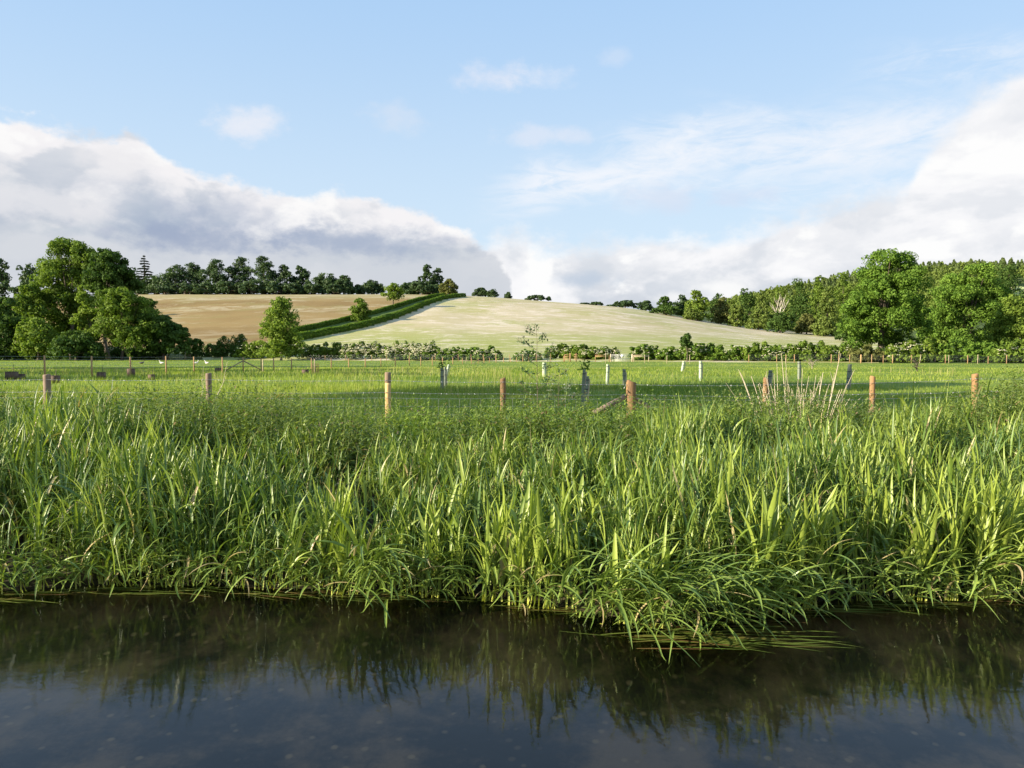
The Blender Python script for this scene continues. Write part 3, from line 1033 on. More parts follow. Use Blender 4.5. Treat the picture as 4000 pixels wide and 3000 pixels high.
RT = [  # px, top, width, label, mat, shape, low, dy
    (520, 1075, 130, 'lower rounded ridge tree left of the tall conifer', 't_far_haze', 'dome', 0, 30),
    (615, 1078, 110, 'first rounded ridge tree right of the tall conifer', 't_far_haze', 'dome', 0, 15),
    (690, 1034, 115, 'broad dark ridge tree third from the tall conifer', 't_far_haze', 'round', .02, 22),
    (765, 1028, 95, 'ridge tree with knobbly open top right of the broad dark one', 't_far_haze', 'round', .04, 26),
    (850, 1012, 105, 'dark rounded ridge tree before the tallest pair', 't_far_haze', 'round', .02, 20),
    (940, 1006, 110, 'left one of the tallest pair of ridge trees', 't_far_haze', 'round', .02, 28),
    (1035, 1000, 100, 'right one of the tallest pair of ridge trees', 't_far_haze', 'tall', .02, 20),
    (1115, 1036, 85, 'rounded ridge tree right of the tallest pair', 't_far_haze', 'round', .02, 22),
    (1185, 1038, 75, 'narrower ridge tree with a domed top behind the lone oval tree', 't_far_haze', 'tall', .02, 26),
    (1265, 1068, 115, 'wide ridge tree above the brown field middle', 't_far_haze', 'dome', 0, 20),
    (1345, 1076, 90, 'darker wide ridge tree at the right end of the ridge wood', 't_far_haze', 'dome', 0, 16),
    (1400, 1112, 50, 'small low ridge tree between ridge wood and round grey tree', 't_far_haze', 'dome', 0, 30),
    (1455, 1094, 80, 'round greyish ridge tree left of the yellow green lane tree', 't_far_haze', 'dome', 0, 40),
    (1590, 1102, 60, 'dark ridge tree just right of the yellow green lane tree', 't_far_haze', 'dome', 0, 26),
    (1625, 1098, 75, 'low dark ridge tree beneath the twin crowned trees', 't_far_haze', 'dome', 0, 40),
    (1670, 1033, 58, 'tall narrow ridge tree, left of the twin crowns at the lane top', 't_far_haze', 'tall', .0, 22),
    (1708, 1048, 66, 'slightly shorter right twin crown at the lane top', 't_far_haze', 'tall', .0, 26),
    (1755, 1090, 60, 'thin brownish leaved tree at the very end of the lane hedge', 't_brown', 'round', .15, 14),
]
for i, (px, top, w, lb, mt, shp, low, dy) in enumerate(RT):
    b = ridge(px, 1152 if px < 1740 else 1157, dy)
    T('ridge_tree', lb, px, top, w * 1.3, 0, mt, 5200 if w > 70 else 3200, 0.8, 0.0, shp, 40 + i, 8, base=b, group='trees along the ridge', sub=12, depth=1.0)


for i, (px, top, w, lb) in enumerate(((545, 1118, 90, 'low bush under the tall conifer on the ridge'), (650, 1112, 90, 'low ridge bush right of the tall conifer'), (728, 1108, 80, 'low ridge bush under the knobbly topped tree'),
                                   (806, 1104, 90, 'low ridge bush left of the tallest pair'), (895, 1100, 90, 'low ridge bush under the left tall ridge tree'), (985, 1096, 90, 'low ridge bush between the tallest pair'),
                                   (1075, 1100, 80, 'low ridge bush directly right of the tallest pair'), (1150, 1106, 60, 'low ridge bush behind the top of the lone oval tree'), (1225, 1110, 60, 'low ridge bush left of the wide ridge tree'),
                                   (1305, 1110, 70, 'low ridge bush between the two wide ridge trees'), (1650, 1105, 80, 'low ridge bush left of the twin crowns'), (1715, 1112, 70, 'low ridge bush under the twin crowns'))):
    T('ridge_bush', lb, px, top, w * 1.9, 0, 't_far_haze', 4200, 0.8, 0.0, 'dome', 240 + i, 6, base=ridge(px, 1152 if px < 1740 else 1157, 8), cat='bush', group='bushes along the ridge', sub=10, depth=1.0)


def conifer(name, label, px, top, wpx, b, mt='conifer', n=2600, layers=11, seed=0, size=0.7, low=0.06, group=None):
    rng = np.random.default_rng(seed + 5)
    H = P(px, top, b[1])[2] - b[2]
    w = wpx / F * b[1] / 2
    root = empty(name, b, label, 'tree', group)
    mb = MB()
    mb.tube([(0, 0, -.3), (0, 0, H * .5), (0, 0, H)], [w * .09, w * .06, .03], 7)
    mb.obj('trunk', M['bark'], root)
    Cs, Ns, ts = [], [], []
    for i in range(layers):
        t = i / (layers - 1)
        z = H * (low + (1 - low) * t ** 0.9) * 0.97
        rad = w * (1 - t) ** 0.75 * rng.uniform(0.85, 1.1) + 0.2
        nb = int(10 - 5 * t)
        for j in range(nb):
            a = rng.uniform(0, 6.28)
            m_ = max(4, int(n / layers / nb * (1.3 - .8 * t)))
            s = rng.uniform(0.05, 1, m_) ** .7
            L = rad * rng.uniform(0.7, 1.05)
            x, y = np.cos(a) * s * L, np.sin(a) * s * L
            wd = 0.16 * L * (1.2 - s)
            x = x + rng.normal(size=m_) * wd
            y = y + rng.normal(size=m_) * wd
            zz = z + 0.25 * L * s * (0.8 - s) - rng.uniform(0, .35, m_)
            Cs.append(np.stack([x, y, zz], 1))
            nn = np.stack([rng.normal(size=m_) * .3, rng.normal(size=m_) * .3, np.ones(m_)], 1)
            Ns.append(nn / np.linalg.norm(nn, axis=1)[:, None])
            ts.append(rng.uniform(0, 1, m_))
    Cc, Nn, t_ = np.concatenate(Cs), np.concatenate(Ns), np.concatenate(ts)
    V, Q, C = cards(Cc, Nn, size, rng, np.stack([t_, t_ * 0, t_ * 0], 1), 1.8)
    mk('crown', V, Q, M[mt], root, C)
    return root


conifer('conifer_tree', 'tall dark conifer with layered boughs standing above the ridge treeline', 572, 995, 105, ridge(572, 1152, 28), n=7000, seed=3, size=.85, layers=14)

RR = [  # right of the lane, along the crest of the pale field
    (1878, 1124, 72, 1160, 'first rounded crest tree right of the lane', 't_far_haze', 'dome'),
    (1925, 1129, 52, 1164, 'darker crest tree touching the first rounded one', 't_far_haze', 'dome'),
    (1985, 1141, 34, 1168, 'small pointed crest tree at the top middle of the pale field', 't_far_haze', 'tall'),
    (2100, 1153, 105, 1177, 'low wide dome of a tree alone on the crest', 't_far_haze', 'dome'),
    (2283, 1184, 36, 1195, 'tiny left bush of the two crest bushes before the right wood', 't_far_haze', 'dome'),
    (2328, 1179, 55, 1200, 'larger right bush of the two crest bushes before the right wood', 't_far_haze', 'dome'),
    (2440, 1173, 105, 1204, 'first dark dome of the right wood edge', 't_far_haze', 'dome'),
    (2395, 1190, 60, 1200, 'low shrub at the very start of the right wood', 't_far_haze', 'dome'),
    (2520, 1174, 75, 1216, 'second dark tree of the right wood edge', 't_far_haze', 'round'),
    (2595, 1157, 85, 1228, 'taller dark tree third in the right wood edge', 't_dark', 'round'),
    (2660, 1151, 78, 1236, 'dark round tree just left of the bright weeping tree', 't_far_haze', 'round'),
]
for i, (px, top, w, by, lb, mt, shp) in enumerate(RR):
    off = 30
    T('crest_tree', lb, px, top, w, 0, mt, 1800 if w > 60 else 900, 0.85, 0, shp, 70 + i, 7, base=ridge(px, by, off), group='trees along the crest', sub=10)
WT = [  # px, top, width, Y, label, mat, shape, n
    (2600, 1195, 150, 425, 'low dark green undergrowth tree under the third wood edge tree', 't_dark', 'dome', 2200),
    (2722, 1134, 105, 418, 'bright light green rounded tree standing out of the right wood edge', 't_light', 'round', 4500),
    (2700, 1205, 80, 410, 'small olive tree at the foot of the bright light green tree', 't_olive', 'dome', 1800),
    (2800, 1146, 95, 470, 'dark tree peeping over the brownish tree', 't_dark', 'round', 2200),
    (2815, 1162, 90, 425, 'brownish leaved tree right of the bright light green one', 't_brown', 'round', 3000),
    (2880, 1182, 95, 418, 'olive rounded tree right of the brownish one', 't_olive', 'dome', 3000),
    (2920, 1126, 105, 460, 'dark broad tree above the olive trees', 't_dark', 'round', 3000),
    (2975, 1136, 90, 440, 'mid green tree left of the bare white tree', 't_olive', 'round', 2600),
    (2960, 1205, 100, 410, 'low olive tree beneath the dark broad tree', 't_olive', 'dome', 2600),
    (3040, 1112, 80, 490, 'pale bluish green tree directly behind the bare white tree', 't_mid', 'round', 2000),
    (3045, 1216, 110, 392, 'low dark bush at the foot of the bare white tree', 't_dark', 'dome', 2200),
    (3120, 1088, 110, 460, 'dark round tree above and right of the bare white tree', 't_dark', 'round', 3000),
    (3130, 1158, 105, 425, 'dark olive tree right of the bare white tree', 't_dark', 'round', 3200),
    (3195, 1078, 100, 440, 'mid green tree between the dark round tree and the big tree', 't_mid', 'round', 3200),
    (3150, 1226, 110, 400, 'low brown green shrub tree along the pale field corner', 't_brown', 'dome', 2600),
    (3230, 1128, 120, 395, 'pale green tall tree left of the big foreground tree', 't_olive', 'tall', 4500),
    (3290, 1062, 120, 420, 'green tree rising behind the left shoulder of the big tree', 't_mid', 'round', 3600),
    (3215, 1235, 100, 385, 'low olive tree below the pale green tall tree', 't_olive', 'dome', 2600),
    (3320, 1200, 120, 330, 'dark tree filling behind the foot of the big tree', 't_dark', 'dome', 3000),
]
for i, (px, top, w, Y, lb, mt, shp, n) in enumerate(WT):
    T('woodland_tree', lb, px, top, w, Y, mt, n, 0.75, 0.0, shp, 90 + i, 8, group='trees at the edge of the right wood', sub=12)
T('broadleaf_tree', 'huge bright green tree towering over the right hedge', 3440, 966, 330, 118, 't_bright', 52000, 0.235, 0.07, 'tall', 120, 17, trunk_r=0.5, sub=20,
  pl=[(3455, 1020, 52), (3520, 1035, 50), (3420, 1085, 60), (3540, 1110, 66), (3380, 1150, 55), (3470, 1150, 95), (3335, 1215, 55), (3400, 1230, 75), (3565, 1205, 58), (3500, 1250, 80), (3585, 1280, 42), (3300, 1285, 40), (3365, 1310, 58), (3440, 1320, 60), (3530, 1335, 52), (3340, 1365, 38), (3590, 1350, 34)])
T('broadleaf_tree', 'broad mid green tree with a dark hollow right of the huge tree', 3790, 1046, 330, 138, 't_bright', 42000, 0.27, 0.07, 'round', 121, 13, trunk_r=0.4, sub=20,
  pl=[(3800, 1085, 55), (3745, 1115, 50), (3860, 1130, 60), (3690, 1165, 50), (3780, 1180, 85), (3910, 1165, 45), (3660, 1235, 48), (3730, 1250, 70), (3850, 1250, 80), (3640, 1310, 45), (3720, 1330, 55), (3820, 1340, 55), (3900, 1320, 55), (3930, 1240, 45)])
T('broadleaf_tree', 'yellow green tree at the right picture edge', 3960, 1155, 230, 124, 't_light', 18000, 0.26, 0.04, 'dome', 122, 10, sub=18)
T('broadleaf_tree', 'olive tree wedged between the huge tree and the broad one', 3640, 1140, 170, 150, 't_olive', 8000, 0.36, 0.04, 'round', 123, 9)
T('broadleaf_tree', 'grey green tree high behind the huge tree, on its right', 3690, 1064, 210, 330, 't_olive', 5000, 0.7, 0.04, 'dome', 124, 9)
T('broadleaf_tree', 'dark green tree above the small distant field at the right edge', 3930, 1030, 170, 480, 't_dark', 3200, 0.85, 0.04, 'dome', 125, 8)
T('broadleaf_tree', 'dark tree beyond the right picture edge tree', 4080, 1120, 200, 130, 't_olive', 8000, 0.34, 0.04, 'dome', 126, 9)


def dead_tree():
    b = at(3046, 404)
    b[2] += 0
    root = empty('bare_tree', b, 'bare bleached white dead tree with forked limbs in the right wood', 'tree')
    H = P(3046, 1148, b[1])[2] - b[2]
    w = 82 / F * b[1]
    rng = np.random.default_rng(8)
    mb = MB()
    mb.tube([(0, 0, 0), (.1, 0, H * .3), (-.1, 0, H * .6)], [.5, .42, .36], 7)
    for dx, z0, z1, r in ((-.5, .42, .78, .3), (-.3, .5, .92, .32), (-.08, .58, 1.0, .34), (.2, .55, .98, .34), (.42, .5, .86, .3), (-.42, .5, .62, .22), (.3, .6, .74, .22), (.05, .7, .95, .25)):
        tt = np.linspace(0, 1, 6)
        x = dx * w * tt ** 0.9 + rng.normal(size=6) * .38 * np.sqrt(tt)
        z = H * (z0 + (z1 - z0) * tt ** 1.2)
        q = np.stack([x, rng.normal(size=6) * .3 * tt, z], 1)
        mb.tube(q, r * .75 * np.linspace(1, .25, 6), 5, caps=False)
        for s in (0.5, 0.75):
            j = int(s * 5)
            e = q[j] + np.array([rng.uniform(-.14, .14) * w, 0, H * .13])
            mb.tube([q[j], (q[j] + e) / 2 + [.1, 0, .2], e], [.16, .12, .05], 4, caps=False)
    mb.obj('trunk', M['deadwood'], root, True)


dead_tree()


def hillside_wood():
    rng = np.random.default_rng(77)
    Vs, Qs, Cs, n0 = [], [], [], 0
    Vc, Qc, Cc, n1 = [], [], [], 0
    pts = []
    for _ in range(4200):
        u = rng.uniform(2650, 5000)
        v = rng.uniform(325, 560)
        k = (u - 2000) / F
        Y = Yhedge(k) + v
        X = k * Y
        if any((X - q[0]) ** 2 + (Y - q[1]) ** 2 < 6.2 ** 2 for q in pts):
            continue
        z = G(X, Y)
        yy = 1378 - (z - CZ) / Y * F
        if u > 3925 and 1108 < yy < 1235:
            continue
        if u < 3000 and v < 420:
            continue
        pts.append((X, Y, z, u, v))
    print('wood trees', len(pts))
    for X, Y, z, u, v in pts:
        con = (v > 470 and rng.uniform() < 0.8) if u > 3080 else False
        if con:
            H = rng.uniform(8.5, 13)
            m = 200
            t = rng.uniform(0, 1, m) ** 1.1
            a = rng.uniform(0, 6.28, m)
            r = (1 - t) ** .8 * H * .30 * rng.uniform(.6, 1.1, m) + .15
            C = np.stack([X + np.cos(a) * r, Y + np.sin(a) * r, z + H * (.1 + .9 * t)], 1)
            N = np.stack([np.cos(a), np.sin(a), np.full(m, .5)], 1) + rng.normal(size=(m, 3)) * .3
            N /= np.linalg.norm(N, axis=1)[:, None]
            tt = np.clip(rng.uniform() * .5 + rng.uniform(0, .5, m), 0, 1)
            V, Q, c = cards(C, N, 1.1, rng, np.stack([tt, tt * 0, tt * 0], 1), 1.4)
            Vc.append(V), Qc.append(Q + n1), Cc.append(c)
            n1 += len(V)
        else:
            H = rng.uniform(8, 12.5)
            w = rng.uniform(3.6, 5.6)
            m = 230
            L = [(X, Y, z + H * .55, w, w, H * .42)] + [(X + rng.normal() * w * .45, Y + rng.normal() * w * .45, z + H * rng.uniform(.45, .85), w * .5, w * .5, w * .4) for _ in range(4)]
            V, Q, c = crown(L, m, 1.15, rng, sub=5)
            c = c.copy()
            c[:, 0] = np.clip(c[:, 0] * .6 + rng.uniform(0, .45), 0, 1)
            Vs.append(V), Qs.append(Q + n0), Cs.append(c)
            n0 += len(V)
    tag(mk('broadleaf_wood', np.concatenate(Vs), np.concatenate(Qs), M['t_olive'], None, np.concatenate(Cs)), 'distant mixed broadleaf wood covering the right hillside', 'wood', kind='stuff')
    tag(mk('conifer_plantation', np.concatenate(Vc), np.concatenate(Qc), M['conifer2'], None, np.concatenate(Cc)), 'distant row of pointed conifers along the top of the right hill', 'wood', kind='stuff')


M['conifer2'] = leaf_mat('plantation_needle', (0.06, 0.10, 0.028), (0.13, 0.17, 0.045), 0.15, 0.6, 0.2)
hillside_wood()

# ------------------------------------------------------------------ hedges and shrubs


def shrub(name, label, x0, x1, top, Y, mt='hedge', n=3000, size=0.2, seed=0, flowers=0, group=None, lobes=None, fl_size=0.24, depth=2.2, cat='bush', bottom=0.0):
    """a bush spanning photograph columns x0..x1"""
    rng = np.random.default_rng(seed + 900)
    c = at((x0 + x1) / 2, Y)
    Hh = P((x0 + x1) / 2, top, Y)[2] - c[2]
    w = (x1 - x0) / F * Y
    root = empty(name, c, label, cat, group)
    k = lobes or max(4, int(w / 1.3))
    L = []
    for i in range(k):
        x = -w / 2 + w * (i + .5) / k + rng.uniform(-.1, .1) * w / k
        edge = 1 - abs(2 * (i + .5) / k - 1) ** 3 * 0.35
        h = Hh * edge * rng.uniform(0.84, 1.02)
        r = max(w / k * .75, h * .35)
        L.append((x, rng.uniform(-.3, .3) * depth * .5, h * .60, min(r, w * .5), depth * .5, h * .42))
        L.append((x + rng.uniform(-.3, .3), -depth * .2, h * .24, min(r * 1.15, w * .5), depth * .5, h * .30))
    for l in L[::2]:
        mb = MB()
        e = np.array(l[:3]) + rng.normal(size=3) * .2
        mb.tube([(l[0] * .9 + rng.uniform(-.3, .3), rng.uniform(-.3, .3), -.1), ((l[0] + e[0]) / 2, e[1], e[2] * .5), e], [.05, .04, .02], 5, caps=False)
        mb.obj('stem', M['bark'], root)
    V, Q, C = crown(L, n, size, rng, sub=14, inner=.15, flip=False, up=0.05)
    V[:, 2] = np.maximum(V[:, 2], 0.02)
    mk('foliage', V, Q, M[mt], root, C)
    if flowers:
        La = np.array(L[::2])
        idx = rng.integers(0, len(La), flowers)
        d = rng.normal(size=(flowers, 3))
        d[:, 1] -= 1.2
        d[:, 2] = d[:, 2] * .8 + .25
        d /= np.linalg.norm(d, axis=1)[:, None]
        p = La[idx, :3] + d * La[idx, 3:] * rng.uniform(1.0, 1.28, (flowers, 1))
        p[:, 2] = np.clip(p[:, 2], .15 * Hh, Hh * 1.06)
        pts, nn = [], []
        for q, dd in zip(p, d):              # each umbel a little domed plate of petals
            m_ = 5
            o = rng.normal(size=(m_, 3)) * fl_size * np.array([.5, .3, .14])
            pts.append(q + o)
            x = dd + rng.normal(size=(m_, 3)) * .3 + np.array([0, -.3, .6])
            nn.append(x / np.linalg.norm(x, axis=1)[:, None])
        pts, nn = np.concatenate(pts), np.concatenate(nn)
        t = rng.uniform(0, 1, len(pts))
        V, Q, C = cards(pts, nn, fl_size * .7, rng, np.stack([t, t * 0, t * 0], 1), 1.1)
        mk('blossom', V, Q, M['flower'], root, C)
    return root


def YH(px):
    return float(Yhedge((px - 2000) / F))


S = [  # x0, x1, top, dY, mat, n, flowers, label
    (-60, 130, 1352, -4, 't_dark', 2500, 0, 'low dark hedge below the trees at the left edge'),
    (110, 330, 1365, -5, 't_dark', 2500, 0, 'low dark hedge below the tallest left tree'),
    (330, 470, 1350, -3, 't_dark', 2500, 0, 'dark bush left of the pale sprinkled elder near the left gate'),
    (435, 540, 1338, -3, 't_dark', 2600, 70, 'shaded elder bush with a few cream flowers left of the left gate'),
    (530, 625, 1350, -2, 'hedge', 2200, 0, 'small round bush directly left of the left gate'),
    (745, 870, 1345, 2, 't_dark', 2600, 0, 'low dark hedge directly right of the left gate'),
    (855, 955, 1305, 2, 't_dark', 3200, 14, 'taller dark round bush right of the left gate'),
    (945, 1075, 1328, -1, 't_light', 3800, 60, 'light green elder bush left of the lone oval tree'),
    (1070, 1215, 1345, 6, 't_dark', 2600, 30, 'dark hedge behind the trunk of the lone oval tree'),
    (1200, 1290, 1350, 0, 't_mid', 2600, 70, 'dark elder with scattered flowers right of the lone oval tree'),
    (1255, 1370, 1335, 0, 't_light', 3600, 40, 'light green elder with few flowers, second right of the lone tree'),
    (1358, 1500, 1337, -1, 't_mid', 4200, 300, 'flower laden elder left of the gap in the hedge'),
    (1495, 1545, 1366, 1, 'hedge', 1500, 0, 'low bush filling the gap between the two flower laden elders'),
    (1528, 1640, 1336, -2, 't_mid', 3600, 300, 'flower laden elder right of the gap in the hedge'),
    (1630, 1730, 1338, -2, 't_mid', 3400, 230, 'flowering elder forming the right half of the long white clump'),
    (1725, 1812, 1352, -2, 'hedge', 2400, 70, 'thinly flowering elder right of the long white clump'),
    (1815, 1880, 1356, -2, 'hedge', 2200, 40, 'left bush of the small pair before the central field'),
    (1875, 1940, 1358, -2, 'hedge', 2200, 70, 'right bush of the small pair before the central field'),
    (2030, 2095, 1368, -2, 'hedge', 1300, 60, 'low straggly flowering bush left of the kissing gate'),
    (2150, 2225, 1343, 3, 't_mid', 3000, 20, 'round dark green bush behind the orange timber gate'),
    (2215, 2290, 1352, 3, 't_mid', 2600, 60, 'bush between the round dark bush and the flowering one'),
    (2255, 2310, 1346, 2, 't_mid', 1800, 10, 'narrow upright bush right of the orange timber gate'),
    (2290, 2398, 1352, 1, 't_mid', 3600, 140, 'flowering bush left of the wide metal gate'),
    (2478, 2600, 1350, 1, 'hedge', 3600, 60, 'first length of the right hedge, beside the wide metal gate'),
    (2590, 2700, 1355, 1, 'hedge', 3400, 40, 'second length of the right hedge, round the small thorn tree'),
    (2690, 2800, 1344, 1, 'hedge', 3400, 50, 'third length of the right hedge, right of the small thorn tree'),
    (2790, 2930, 1345, 1, 'hedge', 3800, 30, 'fourth length of the right hedge, lower and even topped'),
    (2920, 3010, 1333, 1, 't_mid', 3400, 10, 'taller knob of the right hedge'),
    (3000, 3110, 1348, 1, 'hedge', 3400, 90, 'white flecked length of the right hedge right of its taller knob'),
    (3100, 3240, 1338, 1, 't_mid', 4200, 15, 'dark length of the right hedge behind the dead stalks'),
    (3230, 3345, 1345, 1, 't_mid', 4000, 50, 'last length of the right hedge before the huge tree'),
    (3340, 3430, 1352, -1, 't_brown', 3200, 0, 'brownish bush below the left side of the huge tree'),
    (3420, 3500, 1360, 1, 't_dark', 2600, 0, 'shaded bush round the trunk of the huge tree'),
    (3490, 3600, 1332, -2, 't_light', 3800, 110, 'elder with drooping cream flowers right of the huge trunk'),
    (3590, 3690, 1330, -1, 't_light', 3600, 0, 'yellow green bush right of the drooping elder'),
    (3680, 3800, 1330, 0, 't_bright', 3600, 0, 'green bush under the dark hollow of the broad right tree'),
    (3790, 3910, 1335, 0, 't_bright', 3600, 0, 'green bush below the yellow green tree, left part'),
    (3900, 4080, 1330, -1, 't_mid', 4200, 60, 'bush with a few white flowers at the right edge'),
]
for i, (x0, x1, top, dY, mt, n, fl, lb) in enumerate(S):
    cx = (x0 + x1) / 2
    shrub('hedge_bush', lb, x0 - 16, x1 + 16, top - (6 if x0 > 2400 else 3), YH(cx) + 4 + dY, mt, int(n * 1.6), 0.25, i, int(fl * (.9 if fl > 150 else .6)), 'bushes of the hedge across the meadow', fl_size=0.22)


def thorn():
    T('thorn_tree', 'small thorn tree with flat spreading crown above the right hedge', 2682, 1302, 64, YH(2682) + 1, 't_dark', 1900, 0.24, 0.42, 'dome', 160, 7, sub=8, inner=.05, trunk_r=.09,
      extra=[(.2, 0, .62, .22, .2, .06), (-.25, 0, .82, .2, .2, .05)])


thorn()


def lane_hedge(label, pts, hgt, wid, seed, mt):
    """trimmed hedge following a line of points on the slope"""
    rng = np.random.default_rng(seed)
    pts = np.asarray(pts)
    seg = np.linalg.norm(np.diff(pts[:, :2], axis=0), axis=1)
    s = np.concatenate([[0], np.cumsum(seg)])
    n = int(s[-1] * 115)
    q = rng.uniform(0, s[-1], n)
    X, Y = np.interp(q, s, pts[:, 0]), np.interp(q, s, pts[:, 1])
    d = pts[-1, :2] - pts[0, :2]
    d /= np.linalg.norm(d)
    nrm = np.array([d[1], -d[0]])
    a = rng.uniform(-0.25, 1.25, n) * np.pi         # rounded-box cross-section
    cx = np.sign(np.cos(a)) * np.abs(np.cos(a)) ** .55 * wid / 2 * (1 + .25 * fbm(q, a, 2.5, seed))
    cz = hgt * (.5 + .5 * np.sign(np.sin(a)) * np.abs(np.sin(a)) ** .6) * (1 + .16 * fbm(q, q * 0, 6, seed + 1))
    Xw, Yw = X + nrm[0] * cx, Y + nrm[1] * cx
    Z = ground(Xw, Yw) + np.maximum(cz, .05) + rng.normal(size=n) * .06
    N = np.stack([nrm[0] * np.cos(a), nrm[1] * np.cos(a), np.sin(a)], 1) + rng.normal(size=(n, 3)) * .4
    N /= np.linalg.norm(N, axis=1)[:, None]
    t = np.clip(.5 + .35 * fbm(q, a, 1.5, seed + 2) + rng.uniform(-.25, .25, n), 0, 1)
    V, Q, C = cards(np.stack([Xw, Yw, Z], 1), N, .5, rng, np.stack([t, t * 0, t * 0], 1))
    o = mk('field_hedge', V, Q, M[mt], None, C)
    tag(o, label, 'hedge', 'hedges either side of the lane')


def ext(pts, f):
    d = pts[0] - pts[1]
    p = pts[0] + d * f
    p[2] = G(p[0], p[1])
    return np.concatenate([[p], pts])


lane_hedge('upper hedge of the lane, running beside the brown field', ext(LANE_L, .25), 1.7, 1.5, 5, 'hedge')
lane_hedge('lower hedge of the lane, running beside the pale field', ext(LANE_R, .25), 2.1, 2.2, 6, 'hedge')

# ------------------------------------------------------------------ trees beyond the left picture edge, whose shade crosses the meadow
for i, (X, Y, H, R, low) in enumerate([(-34, 6, 21, 4.4, .52), (-40, 11, 23, 5.0, .50), (-59, 31, 20, 5.0, .06), (-67, 42, 22, 7, .06), (-80, 56, 25, 8, .06), (-19.5, 11.6, 8, 2.2, .08)]):
    rng = np.random.default_rng(300 + i)
    root = empty('riverside_tree', (X, Y, G(X, Y)), 'riverside tree beyond the left picture edge whose shade crosses the meadow', 'tree', 'riverside trees beyond the left edge')
    L = auto_lobes(R * 2, H * low, H, rng, 9, 'round')
    trunk(H * .85, .28, L, rng).obj('trunk', M['bark'], root, True)
    V, Q, C = crown(L, 15000, min(.62, R * .12), rng)
    mk('crown', V, Q, M['t_mid'], root, C)

# ------------------------------------------------------------------ ribbons: reeds and grass


def ribbons(base, ang, phi0, bend, L, W_, nseg, rng, fold=True, pw=1.3, col=None, twist=0.0, wprof='blade', settle=None):
    """curved tapering blades. phi0: lean at the root, bend: extra lean at the tip (radians from vertical)"""
    n = len(base)
    t = np.linspace(0, 1, nseg + 1)
    phi = phi0[:, None] + bend[:, None] * t[None] ** pw
    dz, dh = np.cos(phi), np.sin(phi)
    step = (L / nseg)[:, None]
    z = np.concatenate([np.zeros((n, 1)), np.cumsum((dz[:, 1:] + dz[:, :-1]) / 2 * step, 1)], 1)
    h = np.concatenate([np.zeros((n, 1)), np.cumsum((dh[:, 1:] + dh[:, :-1]) / 2 * step, 1)], 1)
    if np.isscalar(twist):
        twist = rng.normal(size=n) * twist
    a = ang[:, None] + twist[:, None] * t[None] * 0.5
    ca, sa = np.cos(a), np.sin(a)
    X = base[:, None, 0] + h * ca
    Y = base[:, None, 1] + h * sa
    Z = base[:, None, 2] + z
    if settle is not None:                              # blades that reach the water lie on it
        Z = np.maximum(Z, settle + 0.004 + 0.012 * rng.uniform(size=(n, 1)))
    if wprof == 'blade':
        wp = np.interp(t, [0, .15, .5, .8, 1], [.55, .9, 1, .62, .04])
    else:
        wp = np.interp(t, [0, .6, 1], [1, .8, .05])
    w = W_[:, None] * wp[None] * 0.5
    tw = ang + np.pi / 2 + twist
    sx, sy = np.cos(tw)[:, None], np.sin(tw)[:, None]
    c = np.stack([X, Y, Z], -1)
    off = np.stack([sx * w, sy * w, 0 * w], -1)
    if fold:
        nn = np.stack([-dz * ca, -dz * sa, dh], -1) * (w * .5)[..., None]
        V = np.stack([c - off + nn, c, c + off + nn], 2)
        k = 3
    else:
        V = np.stack([c - off, c + off], 2)
        k = 2
    r = nseg + 1
    V = V.reshape(-1, 3)
    i0 = np.arange(n)[:, None, None] * (r * k)
    s_ = np.arange(nseg)[None, :, None] * k
    q_ = np.arange(k - 1)[None, None, :]
    a0 = (i0 + s_ + q_).ravel()
    Q = np.stack([a0, a0 + 1, a0 + 1 + k, a0 + k], -1)
    C = np.zeros((n, r, k, 3), np.float32)
    C[..., 0] = col[:, 0][:, None, None]
    C[..., 1] = t[None, :, None] if col.shape[1] < 4 else (col[:, 3][:, None, None] + (1 - col[:, 3][:, None, None]) * t[None, :, None])
    C[..., 2] = col[:, 2][:, None, None]
    return V, Q, C.reshape(-1, 3)


class Batch:
    def __init__(s):
        s.v, s.q, s.c, s.n = [], [], [], 0

    def add(s, vqc):
        V, Q, C = vqc
        s.v.append(V), s.q.append(Q + s.n), s.c.append(C)
        s.n += len(V)

    def obj(s, name, mat_, label, cat, kind='stuff', parent=None, smooth=True):
        o = mk(name, np.concatenate(s.v), np.concatenate(s.q), mat_, parent, np.concatenate(s.c), smooth)
        return tag(o, label, cat, kind=kind)


